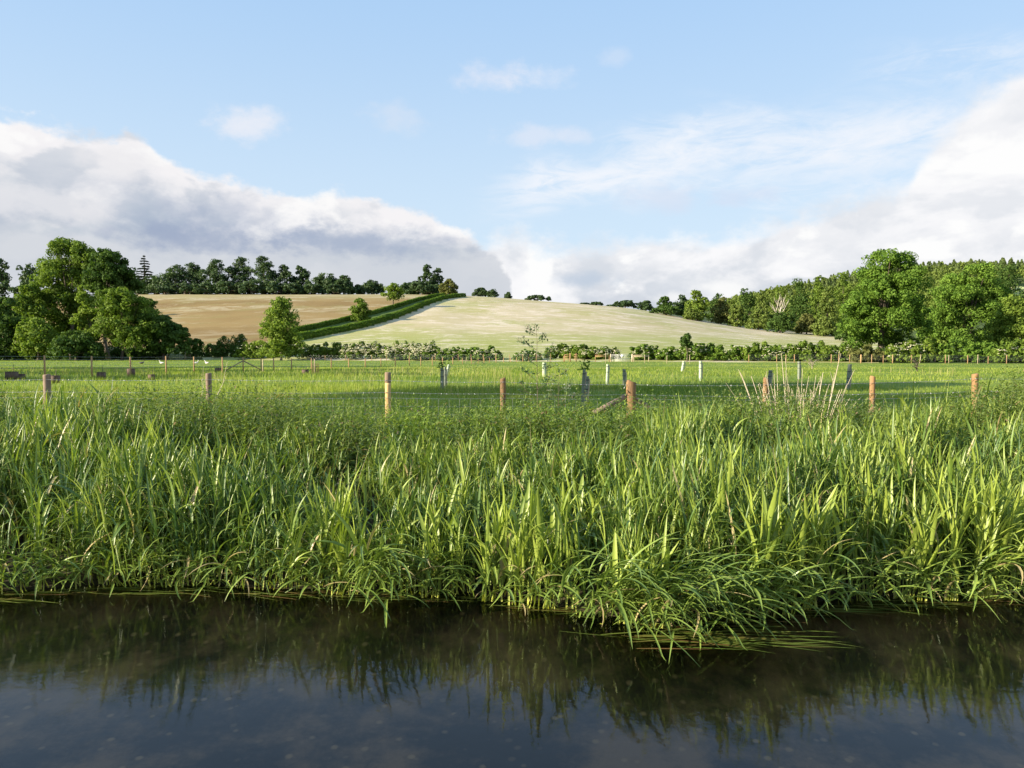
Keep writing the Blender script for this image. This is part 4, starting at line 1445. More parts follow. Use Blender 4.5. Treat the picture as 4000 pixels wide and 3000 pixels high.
def reed_stems(X, Y, H, rng, bt, lean=0.12, leandir=None, nleaf=(4, 7), tint=0.5, width=0.020, leaflen=0.55, arch=1.0, settle=None, spear=0.35, dead=0.02, z0=None):
    """upright reed stems with arching strap leaves"""
    n = len(X)
    Z = ground(X, Y) - 0.03 if z0 is None else z0
    base = np.stack([X, Y, Z], 1)
    swirl = fbm(X, Y, 1.1, 55, 2)
    ang = (fbm(X, Y, 1.8, 57, 2) * 7 - .3 + rng.normal(size=n) * .9) if leandir is None else leandir + rng.normal(size=n) * .7
    l0 = np.abs(rng.normal(size=n)) * lean * (1 if leandir is not None else np.clip(1 + 2.2 * swirl, .4, 2.6))
    b0 = rng.uniform(0.0, 0.35, n)
    tin = np.clip(tint + rng.normal(size=n) * .22, 0, 1)
    sh = H * 0.62                                    # length of the stem itself
    dd = (rng.uniform(size=n) < dead) * 1.0
    bt.add(ribbons(base, ang, l0, b0, sh, np.full(n, width * .62), 4, rng, True, 1.3, np.stack([tin, tin * 0, dd, tin * 0], 1), 0.3, 'stem', settle))
    nl = rng.integers(nleaf[0], nleaf[1] + 1, n)
    I = np.repeat(np.arange(n), nl)
    first = np.concatenate([[0], np.cumsum(nl)[:-1]])
    rank = np.arange(len(I)) - np.repeat(first, nl)
    f = 0.30 + 0.70 * (rank + rng.uniform(0, .6, len(I))) / nl[I]
    f = np.minimum(f, 1.0)
    s = sh[I] * f
    ph = l0[I] + b0[I] * f ** 1.3 * .45
    bx = base[I, 0] + np.sin(ph) * s * np.cos(ang[I])
    by = base[I, 1] + np.sin(ph) * s * np.sin(ang[I])
    bz = base[I, 2] + np.cos(ph) * s
    m = len(I)
    la = rng.uniform(0, 2 * np.pi, m)
    top = f > 0.82
    spearf = (rng.uniform(size=m) < spear) | (top & (rng.uniform(size=m) < 0.55))
    p0 = np.where(spearf, rng.uniform(.03, .28, m), rng.uniform(.2, .65, m))
    bd = np.where(spearf, rng.uniform(.05, .8, m), rng.uniform(1.1, 2.7, m) * arch)
    LL = leaflen * rng.uniform(.55, 1.2, m) * (H[I] / 1.1) ** .6
    ww = width * rng.choice([.45, .7, 1, 1.3, 1.7], m, p=[.24, .25, .25, .16, .1]) * rng.uniform(.85, 1.15, m)
    tt = np.clip(tin[I] + rng.normal(size=m) * .2, 0, 1)
    de = np.maximum(dd[I], (rng.uniform(size=m) < dead) * 1.0)
    g = np.full(m, .35)
    bt.add(ribbons(np.stack([bx, by, bz], 1), la, p0, bd, LL, ww, 7, rng, True, 1.5, np.stack([tt, tt * 0, de, g], 1), 0.9, 'blade', settle))


def reedbed():
    rng = np.random.default_rng(11)
    # candidate stems over the marsh; depth of the bed varies along the bank
    def back(X):
        u = 2000 + F * X / 10
        return np.interp(u, [-1500, 200, 700, 1200, 2500, 3000, 3500, 5500], [11.6, 11.3, 10.7, 10.4, 10.3, 10.8, 11.4, 11.6])
    for name, mt, seed, N, tint in (('reed_bed', 'reed', 1, 5600, .5), ('blue_green_reeds', 'reed_dark', 2, 2900, .5)):
        rg = np.random.default_rng(seed)
        X = rg.uniform(-10.5, 10.5, N * 4)
        Y = 6.6 + 5.2 * rg.uniform(0, 1, N * 4) ** 1.0
        fr, bk = front(X) + 0.05, back(X)
        ok = (Y > fr) & (Y < bk) & (np.abs(X) < Y * .78 + .6)
        clump = fbm(X, Y, 0.7, 21, 3)
        big = fbm(X, Y * 1.5, 2.2, 33, 2)
        keep = rg.uniform(size=len(X)) < np.clip(.5 + 1.2 * clump, .05, 1)
        if name == 'blue_green_reeds':
            keep &= (fbm(X, Y, 1.6, 91, 2) > -0.15)
        s = ok & keep
        X, Y, clump, big = X[s][:N], Y[s][:N], clump[s][:N], big[s][:N]
        dep = (Y - front(X)) / np.maximum(back(X) - front(X), .5)
        u = 2000 + F * X / Y
        mid = np.interp(u, [300, 900, 1500, 2400, 3000], [0, .8, 1, .9, .25])
        H = 1.17 + .30 * clump + .20 * big + rg.normal(size=len(X)) * .09 - .40 * mid * dep - .12 * (1 - dep) * (rg.uniform(size=len(X)))
        H *= np.interp(dep, [0, .10, 1], [.92, 1.04, 1])
        H *= np.interp(u, [300, 700, 1300, 2500, 3100], [1.07, 1.05, .97, .97, 1.05])
        H *= 1 - .26 * np.interp(u, [2800, 2950, 3250, 3400], [0, 1, 1, 0]) * np.clip(dep * 2.2 - .7, 0, 1)
        H = np.clip(H, .45, 1.6)
        bt = Batch()
        reed_stems(X, Y, H, rg, bt, 0.20, None, (4, 7), tint, 0.0205, .44, 1.0, settle=0.0, spear=.25, dead=.012)
        bt.obj(name, M[mt], 'tall lit strap leaved reeds crowding the far bank' if seed == 1 else 'darker bluish green reeds mixed through the reed bed', 'reeds')
    # thin straw coloured dead stems caught among the green ones
    bt = Batch()
    n = 420
    X = rng.uniform(-8.5, 8.5, n)
    Y = front(X) + rng.uniform(.02, 3.0, n)
    base = np.stack([X, Y, ground(X, Y)], 1)
    col = np.stack([np.ones(n), np.ones(n), rng.uniform(.5, 1, n), np.ones(n)], 1)
    bt.add(ribbons(base, rng.uniform(0, 6.28, n), np.abs(rng.normal(size=n)) * .35, rng.uniform(0, 1.2, n), rng.uniform(.4, 1.25, n), rng.uniform(.004, .010, n), 5, rng, True, 2.0, col, .3, 'stem', 0.0))
    bt.obj('dead_reeds', M['reed'], 'straw coloured dead stems tangled through the green reeds', 'reeds')
    # bright upright bundles standing proud of the bed
    bt = Batch()
    spots = [(2130, 2370, 14, 1.22), (2020, 2365, 10, 1.28), (3040, 2400, 12, 1.32), (3020, 2330, 10, 1.4), (3160, 2350, 9, 1.25), (3230, 2380, 8, 1.15), (3680, 2355, 10, 1.2), (3760, 2330, 10, 1.25),
             (3960, 2335, 22, 1.28), (3995, 2325, 20, 1.3), (2450, 2420, 12, .95), (2560, 2430, 10, .9), (1900, 2340, 8, 1.15), (1650, 2320, 8, .95), (1330, 2310, 10, 1.05), (1290, 2250, 9, 1.1),
             (850, 2100, 8, 1.25), (870, 2080, 8, 1.3), (140, 2030, 14, 1.25), (200, 2020, 14, 1.3), (300, 2030, 12, 1.25), (470, 2080, 14, 1.28), (540, 2060, 14, 1.3), (590, 2040, 12, 1.25), (1800, 2210, 8, 1.2),
             (2850, 2250, 10, 1.3), (2650, 2250, 9, 1.2), (3400, 2250, 12, 1.25), (3500, 2100, 12, 1.3), (30, 2060, 12, 1.2), (3850, 2200, 12, 1.25), (2240, 2250, 8, 1.1), (3310, 2100, 10, 1.25)]
    xs, ys, hs = [], [], []
    for px, py, k, h in spots:
        q = onwater(px, py, 0.15 if py > 2200 else .35)
        xs.append(q[0] + rng.normal(size=k) * .10)
        ys.append(np.maximum(q[1] + rng.normal(size=k) * .10, front(q[0]) + .02))
        hs.append(h * rng.uniform(.86, 1.06, k))
    X, Y, H = np.concatenate(xs), np.concatenate(ys), np.concatenate(hs)
    reed_stems(X, Y, H, rng, bt, .10, 0.3, (4, 6), .85, .032, .62, .7, settle=0.0, spear=.62, dead=0.01)
    bt.obj('tall_reeds', M['reed'], 'bright upright bundles of reeds standing above the bed', 'reeds')
    # fringe: leaves bending down into the water along the whole front
    bt = Batch()
    n = 1300
    X = rng.uniform(-6.8, 6.8, n)
    Y = front(X) + rng.uniform(-.12, .35, n)
    base = np.stack([X, Y, np.maximum(ground(X, Y), 0) + rng.uniform(.02, .30, n)], 1)
    ang = rng.normal(-1.1, .9, n)
    col = np.stack([rng.uniform(.2, .9, n), np.zeros(n), (rng.uniform(size=n) < .07) * 1.0, np.full(n, .3)], 1)
    bt.add(ribbons(base, ang, rng.uniform(.2, 1.0, n), rng.uniform(.9, 1.9, n), rng.uniform(.3, .62, n), rng.uniform(.016, .034, n), 8, rng, True, 1.1, col, .8, 'blade', 0.0))
    # the drooping tongue of leaves that trails downstream in front
    for cx, cy, k, sp in ((2230, 2380, 25, .2), (2420, 2430, 45, .16), (2520, 2445, 55, .17), (2640, 2450, 55, .2), (2780, 2430, 50, .22), (2920, 2410, 35, .22), (3080, 2390, 25, .2), (1420, 2325, 40, .1), (1480, 2330, 30, .1)):
        q = onwater(cx, cy, 0.1)
        x, y = q[0] + rng.normal(size=k) * sp, q[1] + rng.normal(size=k) * .10 + .08
        base = np.stack([x, y, rng.uniform(.04, .5, k)], 1)
        ang = rng.normal(-.85, .5, k)
        col = np.stack([rng.uniform(.25, .8, k), np.zeros(k), (rng.uniform(size=k) < .02) * 1.0, np.full(k, .35)], 1)
        bt.add(ribbons(base, ang, rng.uniform(.1, 1.1, k), rng.uniform(1.0, 1.9, k), rng.uniform(.35, .75, k), rng.uniform(.018, .038, k), 9, rng, True, 1.0, col, .5, 'blade', 0.0))
    bt.obj('drooping_reeds', M['reed_mid'], 'reed leaves arching down into the water along the bank', 'reeds')
    # leaves afloat, drawn out by the current to the right
    bt = Batch()
    n = 230
    X = rng.uniform(-6.5, 6.8, n)
    Y = front(X) - rng.uniform(-.12, .12, n) ** 1.0
    sel = rng.uniform(size=n) < .22
    q1 = onwater(2750, 2500)
    X = np.where(sel, q1[0] + rng.normal(size=n) * .45, X)
    Y = np.where(sel, q1[1] + rng.normal(size=n) * .12 + .02, Y)
    base = np.stack([X, Y, np.full(n, .012)], 1)
    col = np.stack([rng.uniform(0, 1, n), np.ones(n), (rng.uniform(size=n) < .4) * rng.uniform(.4, 1, n), np.ones(n)], 1)
    bt.add(ribbons(base, rng.normal(-.08, .14, n), np.full(n, 1.56), np.full(n, .02), rng.uniform(.25, .75, n), rng.uniform(.008, .020, n), 6, rng, False, 1, col, .1, 'blade', 0.0))
    bt.obj('floating_leaves', M['floating'], 'green and brown leaves trailing flat on the water surface', 'leaves')


M['reed_mid'] = leaf_mat('reed_fringe', (0.075, 0.145, 0.028), (0.28, 0.37, 0.07), 0.2, 0.38, 0.55, dead=(0.42, 0.34, 0.16))
reedbed()


def herbs():
    """nettles, cleavers and willowherb between the reeds and the fence"""
    rng = np.random.default_rng(21)
    for name, mt, N, label, hs in (('nettle_bed', 'herb', 4600, 'dull green nettles and willowherb behind the reeds', 1.0),
                                   ('bank_weeds', 'herb_light', 4200, 'fresh green weeds along the foot of the river fence', .8)):
        X = rng.uniform(-11.5, 11.5, N * 2)
        Y = rng.uniform(9.6, 14.6, N * 2)
        u = 2000 + F * X / Y
        d = fbm(X, Y, 1.3, 5 if mt == 'herb' else 9, 3)
        pb = np.clip(.6 + 1.2 * d, 0.05, 1)
        if mt == 'herb':
            pb = pb * np.interp(Y, [9.6, 10.4, 12.6, 13.6, 14.6], [.3, 1, 1, .45, .15])
        else:
            pb = pb * np.interp(Y, [9.6, 11.5, 12.6, 14.6], [.1, .4, 1, 1])
        s = (np.abs(X) < Y * .75 + .5) & (rng.uniform(size=len(X)) < pb)
        X, Y, u, d = X[s][:N], Y[s][:N], u[s][:N], d[s][:N]
        n = len(X)
        H = np.interp(Y, [9.6, 11.5, 13.2, 14.6], [.84, .78, .48, .32]) * hs * (1 + .55 * d + .18 * rng.normal(size=n))
        H += np.interp(u, [3650, 3800, 4000], [0, .18, .40]) * np.interp(Y, [11, 12.5, 13.5, 14.5], [1, 1, .5, .0])
        H += np.interp(u, [2850, 3000, 3200, 3350], [0, .12, .12, 0])
        H += np.interp(u, [-100, 150, 350, 900, 1300], [.26, .2, .18, .16, 0])
        H = np.clip(H, .15, 1.3)
        Z = ground(X, Y)
        bt = Batch()
        ang = rng.uniform(0, 6.28, n)
        l0 = np.abs(rng.normal(size=n)) * .15
        base = np.stack([X, Y, Z - .02], 1)
        tin = np.clip(.5 + .5 * d + rng.normal(size=n) * .2, 0, 1)
        col = np.stack([tin, tin * 0, tin * 0, np.full(n, .5)], 1)
        bt.add(ribbons(base, ang, l0, rng.uniform(0, .4, n), H, np.full(n, .008), 3, rng, False, 1, col, 0, 'stem'))
        per = 13
        I = np.repeat(np.arange(n), per)
        f = np.tile(np.linspace(.18, 1.0, per), n)
        m = len(I)
        s_ = H[I] * f
        bx = X[I] + np.sin(l0[I]) * s_ * np.cos(ang[I])
        by = Y[I] + np.sin(l0[I]) * s_ * np.sin(ang[I])
        bz = Z[I] + s_ * np.cos(l0[I])
        la = np.tile(np.arange(per) * 2.2, n) + rng.uniform(0, 6.28, n)[I] + rng.normal(size=m) * .4
        tt = np.clip(tin[I] + rng.normal(size=m) * .25, 0, 1)
        de = (rng.uniform(size=m) < .04) * 1.0
        lf = (.115 if mt == 'herb' else .10) * (1.15 - .65 * f ** 2)
        bt.add(ribbons(np.stack([bx, by, bz], 1), la, rng.uniform(.6, 1.3, m), rng.uniform(.2, 1.1, m), lf * rng.uniform(.7, 1.3, m), lf * rng.uniform(.28, .42, m), 2, rng, True, 1,
                       np.stack([tt, tt * 0, de, np.full(m, .6)], 1), .4, 'blade'))
        bt.obj(name, M[mt], label, 'weeds')


herbs()


def meadow_grass():
    rng = np.random.default_rng(31)
    specs = [('meadow_grass', 13.0, 32, 95000, (.16, .34), .006, 3), ('meadow_grass_middle', 30, 75, 90000, (.20, .36), .014, 2), ('meadow_grass_far', 70, 190, 90000, (.16, .30), .035, 2)]
    bt = Batch()
    for name, y0, y1, N, hr, wd, ns in specs:
        Y = np.sqrt(rng.uniform(y0 ** 2, y1 ** 2, N))
        X = rng.uniform(-.78, .78, N) * Y
        v = Y - Yhedge(X / Y)
        d = fbm(X, Y, 3.5, 14, 4)
        s = (v < -1) & (rng.uniform(size=N) < np.clip(.75 + .8 * d, .25, 1))
        X, Y, d = X[s], Y[s], d[s]
        n = len(X)
        H = rng.uniform(*hr, n) * (1 + .5 * d)
        # mown shorter toward the hedge and on the right
        H *= np.interp(Y, [13, 45, 70, 110], [1, 1, .65, .4]) * np.interp(X / Y, [-.7, .1, .5], [1, .85, .6])
        base = np.stack([X, Y, ground(X, Y) - .01], 1)
        tin = np.clip(.5 + .9 * fbm(X, Y, 7, 40, 3) + rng.normal(size=n) * .22, 0, 1)
        de = (rng.uniform(size=n) < .05 + .22 * (fbm(X, Y, 8, 60, 3) > .12) * (X < Y * .2)) * rng.uniform(.3, 1, n)
        col = np.stack([tin, tin * 0, de, np.full(n, .5)], 1)
        bt.add(ribbons(base, rng.uniform(0, 6.28, n), rng.uniform(0, .35, n), rng.uniform(.1, .9, n), H, wd * rng.uniform(.7, 1.5, n) * np.clip(Y / y0, 1, 2.2), ns, rng, False, 1, col, 0, 'stem'))
    # taller seeding stems
    n = 7000
    Y = np.sqrt(rng.uniform(14 ** 2, 60 ** 2, n))
    X = rng.uniform(-.75, .6, n) * Y
    s = fbm(X, Y, 5, 71, 3) > 0.05 + .3 * (X > 0)
    X, Y = X[s], Y[s]
    n = len(X)
    col = np.stack([np.ones(n), np.ones(n), rng.uniform(.4, 1, n), np.ones(n)], 1)
    bt.add(ribbons(np.stack([X, Y, ground(X, Y)], 1), rng.uniform(0, 6.28, n), rng.uniform(0, .2, n), rng.uniform(0, .4, n), rng.uniform(.4, .62, n), .005 * Y / 14, 3, rng, False, 1, col, 0, 'stem'))
    bt.obj('meadow_grass', M['meadow_blade'], 'short green grass with pale seed heads across the meadow', 'grass', smooth=False)


meadow_grass()

# ------------------------------------------------------------------ fences
NEAR_Y = 14.0


def wire_pts(a, b, sag, n=24):
    t = np.linspace(0, 1, n)[:, None]
    p = a + (b - a) * t
    p[:, 2] -= sag * 4 * (t[:, 0] * (1 - t[:, 0]))
    return p


def near_fence():
    rng = np.random.default_rng(41)
    root = empty('wire_fence', at(2464, NEAR_Y), 'round wooden posts with barbed wire and stock netting along the river meadow', 'fence')
    org = np.array(root.location)
    posts = [(-460, 1466, .058, 'post_grey'), (183, 1463, .068, 'post_grey'), (815, 1458, .055, 'post_grey'), (1515, 1454, .056, None), (1966, 1478, .054, 'post'), (2464, 1490, .096, 'post'),
             (2990, 1478, .052, 'post'), (3408, 1470, .052, 'post'), (3810, 1461, .060, 'post'), (4260, 1455, .055, 'post'), (4700, 1452, .055, 'post')]
    lab = {183: 'thick weathered grey post at the left', 815: 'short weathered grey post half sunk in weeds', 1515: 'post with bark peeled to yellow on its lower part', 2464: 'stout orange brown strainer post'}
    for px, top, r, mt in posts:
        p = P(px, top, NEAR_Y)
        zt = p[2]
        mb = MB()
        zs = np.array([-.35 + MZ, MZ + .3, zt - .35, zt - .02, zt, zt + .003])
        x = p[0] - org[0]
        rr = r * np.array([1.06, 1.04, 1.0, .99, .95, .6])
        pts = np.stack([x + np.linspace(0, rng.uniform(-.02, .02), 6), np.zeros(6), zs - org[2]], 1)
        if mt is None:                       # the post with its bark peeled to the bare wood low down
            cut = zt - .20
            z1 = np.array([MZ - .35, MZ + .2, cut - .05, cut])
            mb.tube(np.stack([z1 * 0 + x, z1 * 0, z1 - org[2]], 1), [r * 1.02, r * 1.02, r, r * .98], 16, True, None, .012, rng)
            o = mb.obj('post', M['post_bare'], root, True)
            tag(o, lab[1515])
            m2 = MB()
            z2 = np.array([cut, cut + .01, zt - .02, zt])
            m2.tube(np.stack([z2 * 0 + x, z2 * 0, z2 - org[2]], 1), [r * 1.0, r * 1.05, r * 1.03, r * .97], 16, True, None, .012, rng)
            m2.obj('bark_collar', M['post_top'], o, True)
            continue
        mb.tube(pts, rr, 16, True, None, .012, rng)
        o = mb.obj('strainer_post' if r > .09 else 'post', M[mt], root, True)
        if px in lab:
            tag(o, lab[px])
    # braces of the strainer
    for a, b, yy, r in (((2446, 1548), (2270, 1640), (NEAR_Y, NEAR_Y - .35), .052), ((2482, 1556), (2640, 1660), (NEAR_Y + .15, NEAR_Y + .9), .042)):
        mb = MB()
        A, B = P(a[0], a[1], yy[0]), P(b[0], b[1], yy[1])
        mb.tube([A - org, (A + B) / 2 - org, B - org], [r, r * 1.02, r * 1.05], 12, True, None, .01, rng)
        mb.obj('brace', M['post_grey'], root, True)
    # wires: heights read at each post
    strands = {'barbed_wire': [[(-460, 1482), (183, 1483), (815, 1483), (1515, 1486), (1966, 1492), (2464, 1502), (2990, 1503), (3408, 1496), (3810, 1479), (4260, 1478), (4700, 1476)],
                               [(-460, 1528), (183, 1530), (815, 1531), (1515, 1533), (1966, 1538), (2464, 1541), (2990, 1548), (3408, 1538), (3810, 1528), (4260, 1520), (4700, 1515)]],
               'stock_netting': [[(-460, 1550), (183, 1552), (815, 1553), (1515, 1554), (1966, 1555), (2464, 1557), (2990, 1562), (3408, 1558), (3810, 1545), (4260, 1540), (4700, 1535)]]}
    for k, lines in strands.items():
        for line in lines:
            mb = MB()
            P3 = [P(x, y, NEAR_Y - .062) - org for x, y in line]
            allp = np.concatenate([wire_pts(P3[i], P3[i + 1], .012 + .01 * rng.uniform(), 20)[:-1] for i in range(len(P3) - 1)])
            if k == 'barbed_wire':
                mb.tube(allp, .0026, 5, False)
                L = np.concatenate([[0], np.cumsum(np.linalg.norm(np.diff(allp, axis=0), axis=1))])
                for s in np.arange(.05, L[-1], .105):
                    c = np.array([np.interp(s, L, allp[:, i]) for i in range(3)])
                    for q in range(2):
                        d = rng.normal(size=3) * np.array([.5, 1, 1])
                        d /= np.linalg.norm(d)
                        mb.tube([c - d * .014, c, c + d * .014], [.0018, .004, .0018], 4, False)
            else:
                for dz in (0, -.15, -.30, -.45, -.60):
                    mb.tube(allp + [0, 0, dz], .0019 if dz else .0024, 4, False)
                L = np.concatenate([[0], np.cumsum(np.linalg.norm(np.diff(allp, axis=0), axis=1))])
                for s in np.arange(.1, L[-1], .2):
                    c = np.array([np.interp(s, L, allp[:, i]) for i in range(3)])
                    j = rng.uniform(-.02, .03)
                    mb.tube([c, c + [j * .5, 0, -.3], c + [j, 0, -.62]], .0019, 4, False)
            mb.obj(k, M['wire'], root)
    # a loose tail of barbed wire by the strainer
    mb = MB()
    c = P(2440, 1505, NEAR_Y - .1) - org
    mb.tube([c + [.03, 0, 0], c + [0, 0, -.02], c + [-.01, 0, -.07]], .003, 5, False)
    c = P(2590, 1503, NEAR_Y - .062) - org
    mb.tube([c + [.03, 0, .0], c + [-.02, 0, -.035]], .003, 5, False)
    mb.obj('wire_tail', M['wire'], root)


near_fence()


def post_line(name, label, cols, mt, r=.045, hfix=None, braces=(), net=True, far=None, cat='fence', topwire=2, thick=()):
    """cols: list of (px, toprow, Y)"""
    rng = np.random.default_rng(int(cols[0][0]) + 999)
    org = at(cols[0][0], cols[0][2])
    root = empty(name, org, label, cat)
    tops = []
    for px, top, Y in cols:
        g = at(px, Y)
        zt = P(px, top, Y)[2] if top else g[2] + 1.15
        zt = max(zt, g[2] + .8)
        mb = MB()
        rr = r * (2.0 if px in thick else 1)
        mb.tube([g - org + [0, 0, -.3], [g[0] - org[0], g[1] - org[1], zt - org[2]]], rr, 8)
        mb.obj('strainer_post' if (px in braces or px in thick) else 'post', M[mt], root)
        tops.append(np.array([g[0], g[1], zt]) - org)
        if px in braces:
            for sgn in (-1, 1):
                d = (tops[-2] - tops[-1]) if len(tops) > 1 and sgn < 0 else np.array([.32, 1.0, 0])
                d = d / np.linalg.norm(d[:2])
                if sgn > 0:
                    d = np.array([.9, .42, 0])
                m2 = MB()
                a = tops[-1] + np.array([0, 0, -.28])
                e = np.array([a[0] + d[0] * 1.35 if sgn > 0 else a[0] - .95, a[1] + (.5 if sgn > 0 else -1.0), a[2] - .72])
                m2.tube([a, e], r * .85, 8)
                m2.obj('brace', M['post_grey'], root)
    tops = np.array(tops)
    for i in range(topwire):
        mb = MB()
        mb.tube(tops + [0, -r, -.06 - .16 * i], .004, 4, False)
        mb.obj('wire', M['wire'], root)
    if net:
        mb = MB()
        for dz in (-.40, -.56, -.72):
            mb.tube(tops + [0, -r, dz], .004, 4, False)
        L = np.concatenate([[0], np.cumsum(np.linalg.norm(np.diff(tops, axis=0), axis=1))])
        for s in np.arange(0, L[-1], .45):
            c = np.array([np.interp(s, L, tops[:, i]) for i in range(3)])
            mb.tube([c + [0, -r, -.40], c + [0, -r, -.95]], .003, 3, False)
        mb.obj('stock_netting', M['wire'], root)
    return root


def midY(px):
    return 40.65 / (.3378 - (px - 2000) / F)


midp = [(-420, 1386), (-130, 1387), (175, 1388), (359, 1391), (510, 1393), (649, 1391), (758, 1393), (869, 1395), (950, 1395), (1020, 1400), (1069, 1398), (1139, 1400), (1217, 1400), (1294, 1400), (1362, 1400),
        (1427, 1399), (1488, 1398), (1544, 1396), (1599, 1395), (1644, 1394), (1689, 1394), (1729, 1395), (1769, 1396), (1807, 1398), (1842, 1399), (1868, 1399), (1891, 1400), (1912, 1401), (1938, 1401), (1967, 1401),
        (1995, 1401), (2018, 1401), (2043, 1401), (2066, 1401), (2092, 1401), (2113, 1401), (2135, 1400), (2154, 1400), (2173, 1399), (2192, 1397)]
post_line('post_fence', 'long line of slim orange posts running from left foreground to the kissing gate', [(x, y, midY(x)) for x, y in midp], 'post_new', .05, braces=(950, 1868))


def hY(px, d=-3.0):
    return YH(px) + d


post_line('hedge_fence', 'orange posts with wire in front of the elder bushes left of the kissing gate',
          [(x, y, hY(x)) for x, y in ((1180, 1384), (1270, 1388), (1350, 1385), (1452, 1386), (1510, 1384), (1600, 1384), (1700, 1385), (1790, 1383), (1840, 1384), (1888, 1383), (1937, 1382), (1990, 1383), (2042, 1383), (2095, 1383), (2150, 1383))],
          'post_new', .05)
post_line('hedge_fence', 'orange posts with netting along the foot of the right hedge to the right edge',
          [(x, y, hY(x, -3.5)) for x, y in ((2925, 1385), (3034, 1385), (3070, 1385), (3103, 1384), (3247, 1384), (3276, 1385), (3319, 1385), (3363, 1385), (3405, 1385), (3450, 1388), (3487, 1385), (3560, 1386), (3693, 1386), (3780, 1388), (3860, 1391),
                                         (3932, 1388), (4010, 1388), (4100, 1388))],
          'post_new', .055, thick=(3363,))
# diagonal strut of the tall strainer
post_line('hedge_fence', 'dim posts with wire in the shade of the left trees',
          [(x, y, hY(x, -8)) for x, y in ((-40, 1388), (115, 1389), (243, 1389), (400, 1390), (520, 1391), (620, 1392))], 'post_grey', .05)


def stake(px, top, bot, lean=0, label='', r=.03, mt='stake'):
    Y = 1.53 * F / (bot - 1378)
    g = at(px, Y)
    root = empty('wooden_stake', g, label, 'stake')
    zt = P(px, top, Y)[2] - g[2]
    mb = MB()
    mb.box((lean * zt / 2, 0, zt / 2 - .05), (r * 2, r * 2, zt + .1), np.array([[1, 0, lean], [0, 1, 0], [-lean, 0, 1]]))
    mb.obj('shaft', M[mt], root)
    m2 = MB()
    m2.tube([(lean * zt * .8 - r * 1.3, -r * 1.2, zt * .8), (lean * zt * .8 + r * 1.3, -r * 1.2, zt * .8)], .012, 4)
    m2.obj('tie', M['dark_plastic'], root)
    return root


for a in ((3386, 1385, 1413, .12, 'leaning pale stake just right of the tallest post at the right hedge'), (3592, 1385, 1420, .14, 'leaning pale stake behind the leafless sapling'),
          (3706, 1387, 1419, 0, 'thin pale stake right of the leafless sapling'), (3819, 1385, 1423, .02, 'tall thin pale stake, second from the right edge'),
          (3933, 1386, 1420, 0, 'thin orange stake nearest the right edge'), (3486, 1386, 1418, 0, 'orange stake under the huge tree'),
          (3276, 1372, 1417, .04, 'tall orange stake left of the green tube by the hedge'), (3071, 1386, 1416, 0, 'orange stake between the far tube and the right hedge'),
          (2518, 1385, 1421, 0, 'thin stake just right of the gate rails'), (2605, 1390, 1421, 0, 'thin stake left of the small thorn tree'),
          (2694, 1386, 1422, 0, 'thin stake right of the small thorn tree'), (2786, 1388, 1412, 0, 'short thin stake far right of the thorn tree'),
          (1818, 1394, 1417, .2, 'leaning white stake by the orange posts'), (2366, 1378, 1420, 0, 'thin reddish stake before the gate rails'),
          (1229, 1402, 1460, 0, 'pale stake inside the rust coloured mesh guard'), (1027, 1404, 1456, 0, 'pale stake right of the braced strainer'),
          (145, 1355, 1400, 0, 'pale upright marker pole under the tallest left tree')):
    stake(a[0], a[1], a[2], a[3], a[4])


# ------------------------------------------------------------------ gates
def gate(label, x0, x1, top, bot, Y0, Y1, bars=7, sign=True):
    A, B = at(x0, Y0), at(x1, Y1)
    H = P(x0, top, Y0)[2] - A[2]
    root = empty('field_gate', A, label, 'gate')
    d = B - A
    n = d / np.linalg.norm(d)
    mb = MB()
    zs = np.array([.12, .24, .37, .52, .68, .86, 1.0]) * H
    for z in zs[-bars:]:
        mb.tube([n * .1 + [0, 0, z], d - n * .1 + [0, 0, z]], .026, 6)
    mb.obj('rails', M['gate'], root)
    m2 = MB()
    for s in (.035, .33, .5, .66, .965):
        m2.tube([d * s + [0, 0, .1 * H], d * s + [0, 0, H]], .024, 6)
    m2.tube([d * .035 + [0, -.02, .12 * H], d * .33 + [0, -.02, H]], .02, 6)
    m2.obj('frame', M['gate'], root)
    for p in (A * 0, d):
        m3 = MB()
        m3.tube([p + [0, 0, -.2], p + [0, 0, H * 1.1]], .11, 10)
        m3.obj('gate_post', M['stake'], root)
    if sign:
        m4 = MB()
        m4.box(d * .53 + [0, -.06, H * .84], (.5, .02, .34), rotz(math.atan2(d[1], d[0])))
        m4.obj('notice', M['white'], root)
    return root, A, B, n, H


YG = YH(2427) - 2
gate('wide pale metal field gate in the gap of the right hedge', 2386, 2470, 1385, 1411, YG + .5, YG - .5)
gate('grey metal field gate in shade below the dark left trees', 659, 723, 1376, 1400, YH(690) - 3 + .5, YH(690) - 3 - .5)


def rail_fence(label, xa, xb, Y, mt='post_new'):
    A, B = at(xa, Y), at(xb, Y)
    root = empty('rail_fence', A, label, 'fence')
    d = B - A
    for z in (1.12, .90):
        mb = MB()
        mb.box(d / 2 + [0, -.07, z], (np.linalg.norm(d), .04, .10), rotz(math.atan2(d[1], d[0])))
        mb.obj('rail', M[mt], root)
    k = max(2, int(np.linalg.norm(d) / 1.8) + 1)
    for s in np.linspace(0, 1, k):
        mb = MB()
        mb.box(d * s + [0, 0, .5], (.1, .1, 1.36))
        mb.obj('post', M[mt], root)


rail_fence('two orange rails left of the wide metal gate', 2326, 2380, YG)
rail_fence('two pale rails right of the wide metal gate', 2476, 2534, YG - 1, 'stake')
rail_fence('short weathered rails left of the shaded left gate', 626, 655, YH(640) - 2.5, 'post_grey')
rail_fence('short weathered rails right of the shaded left gate', 727, 744, YH(740) - 3.5, 'post_grey')


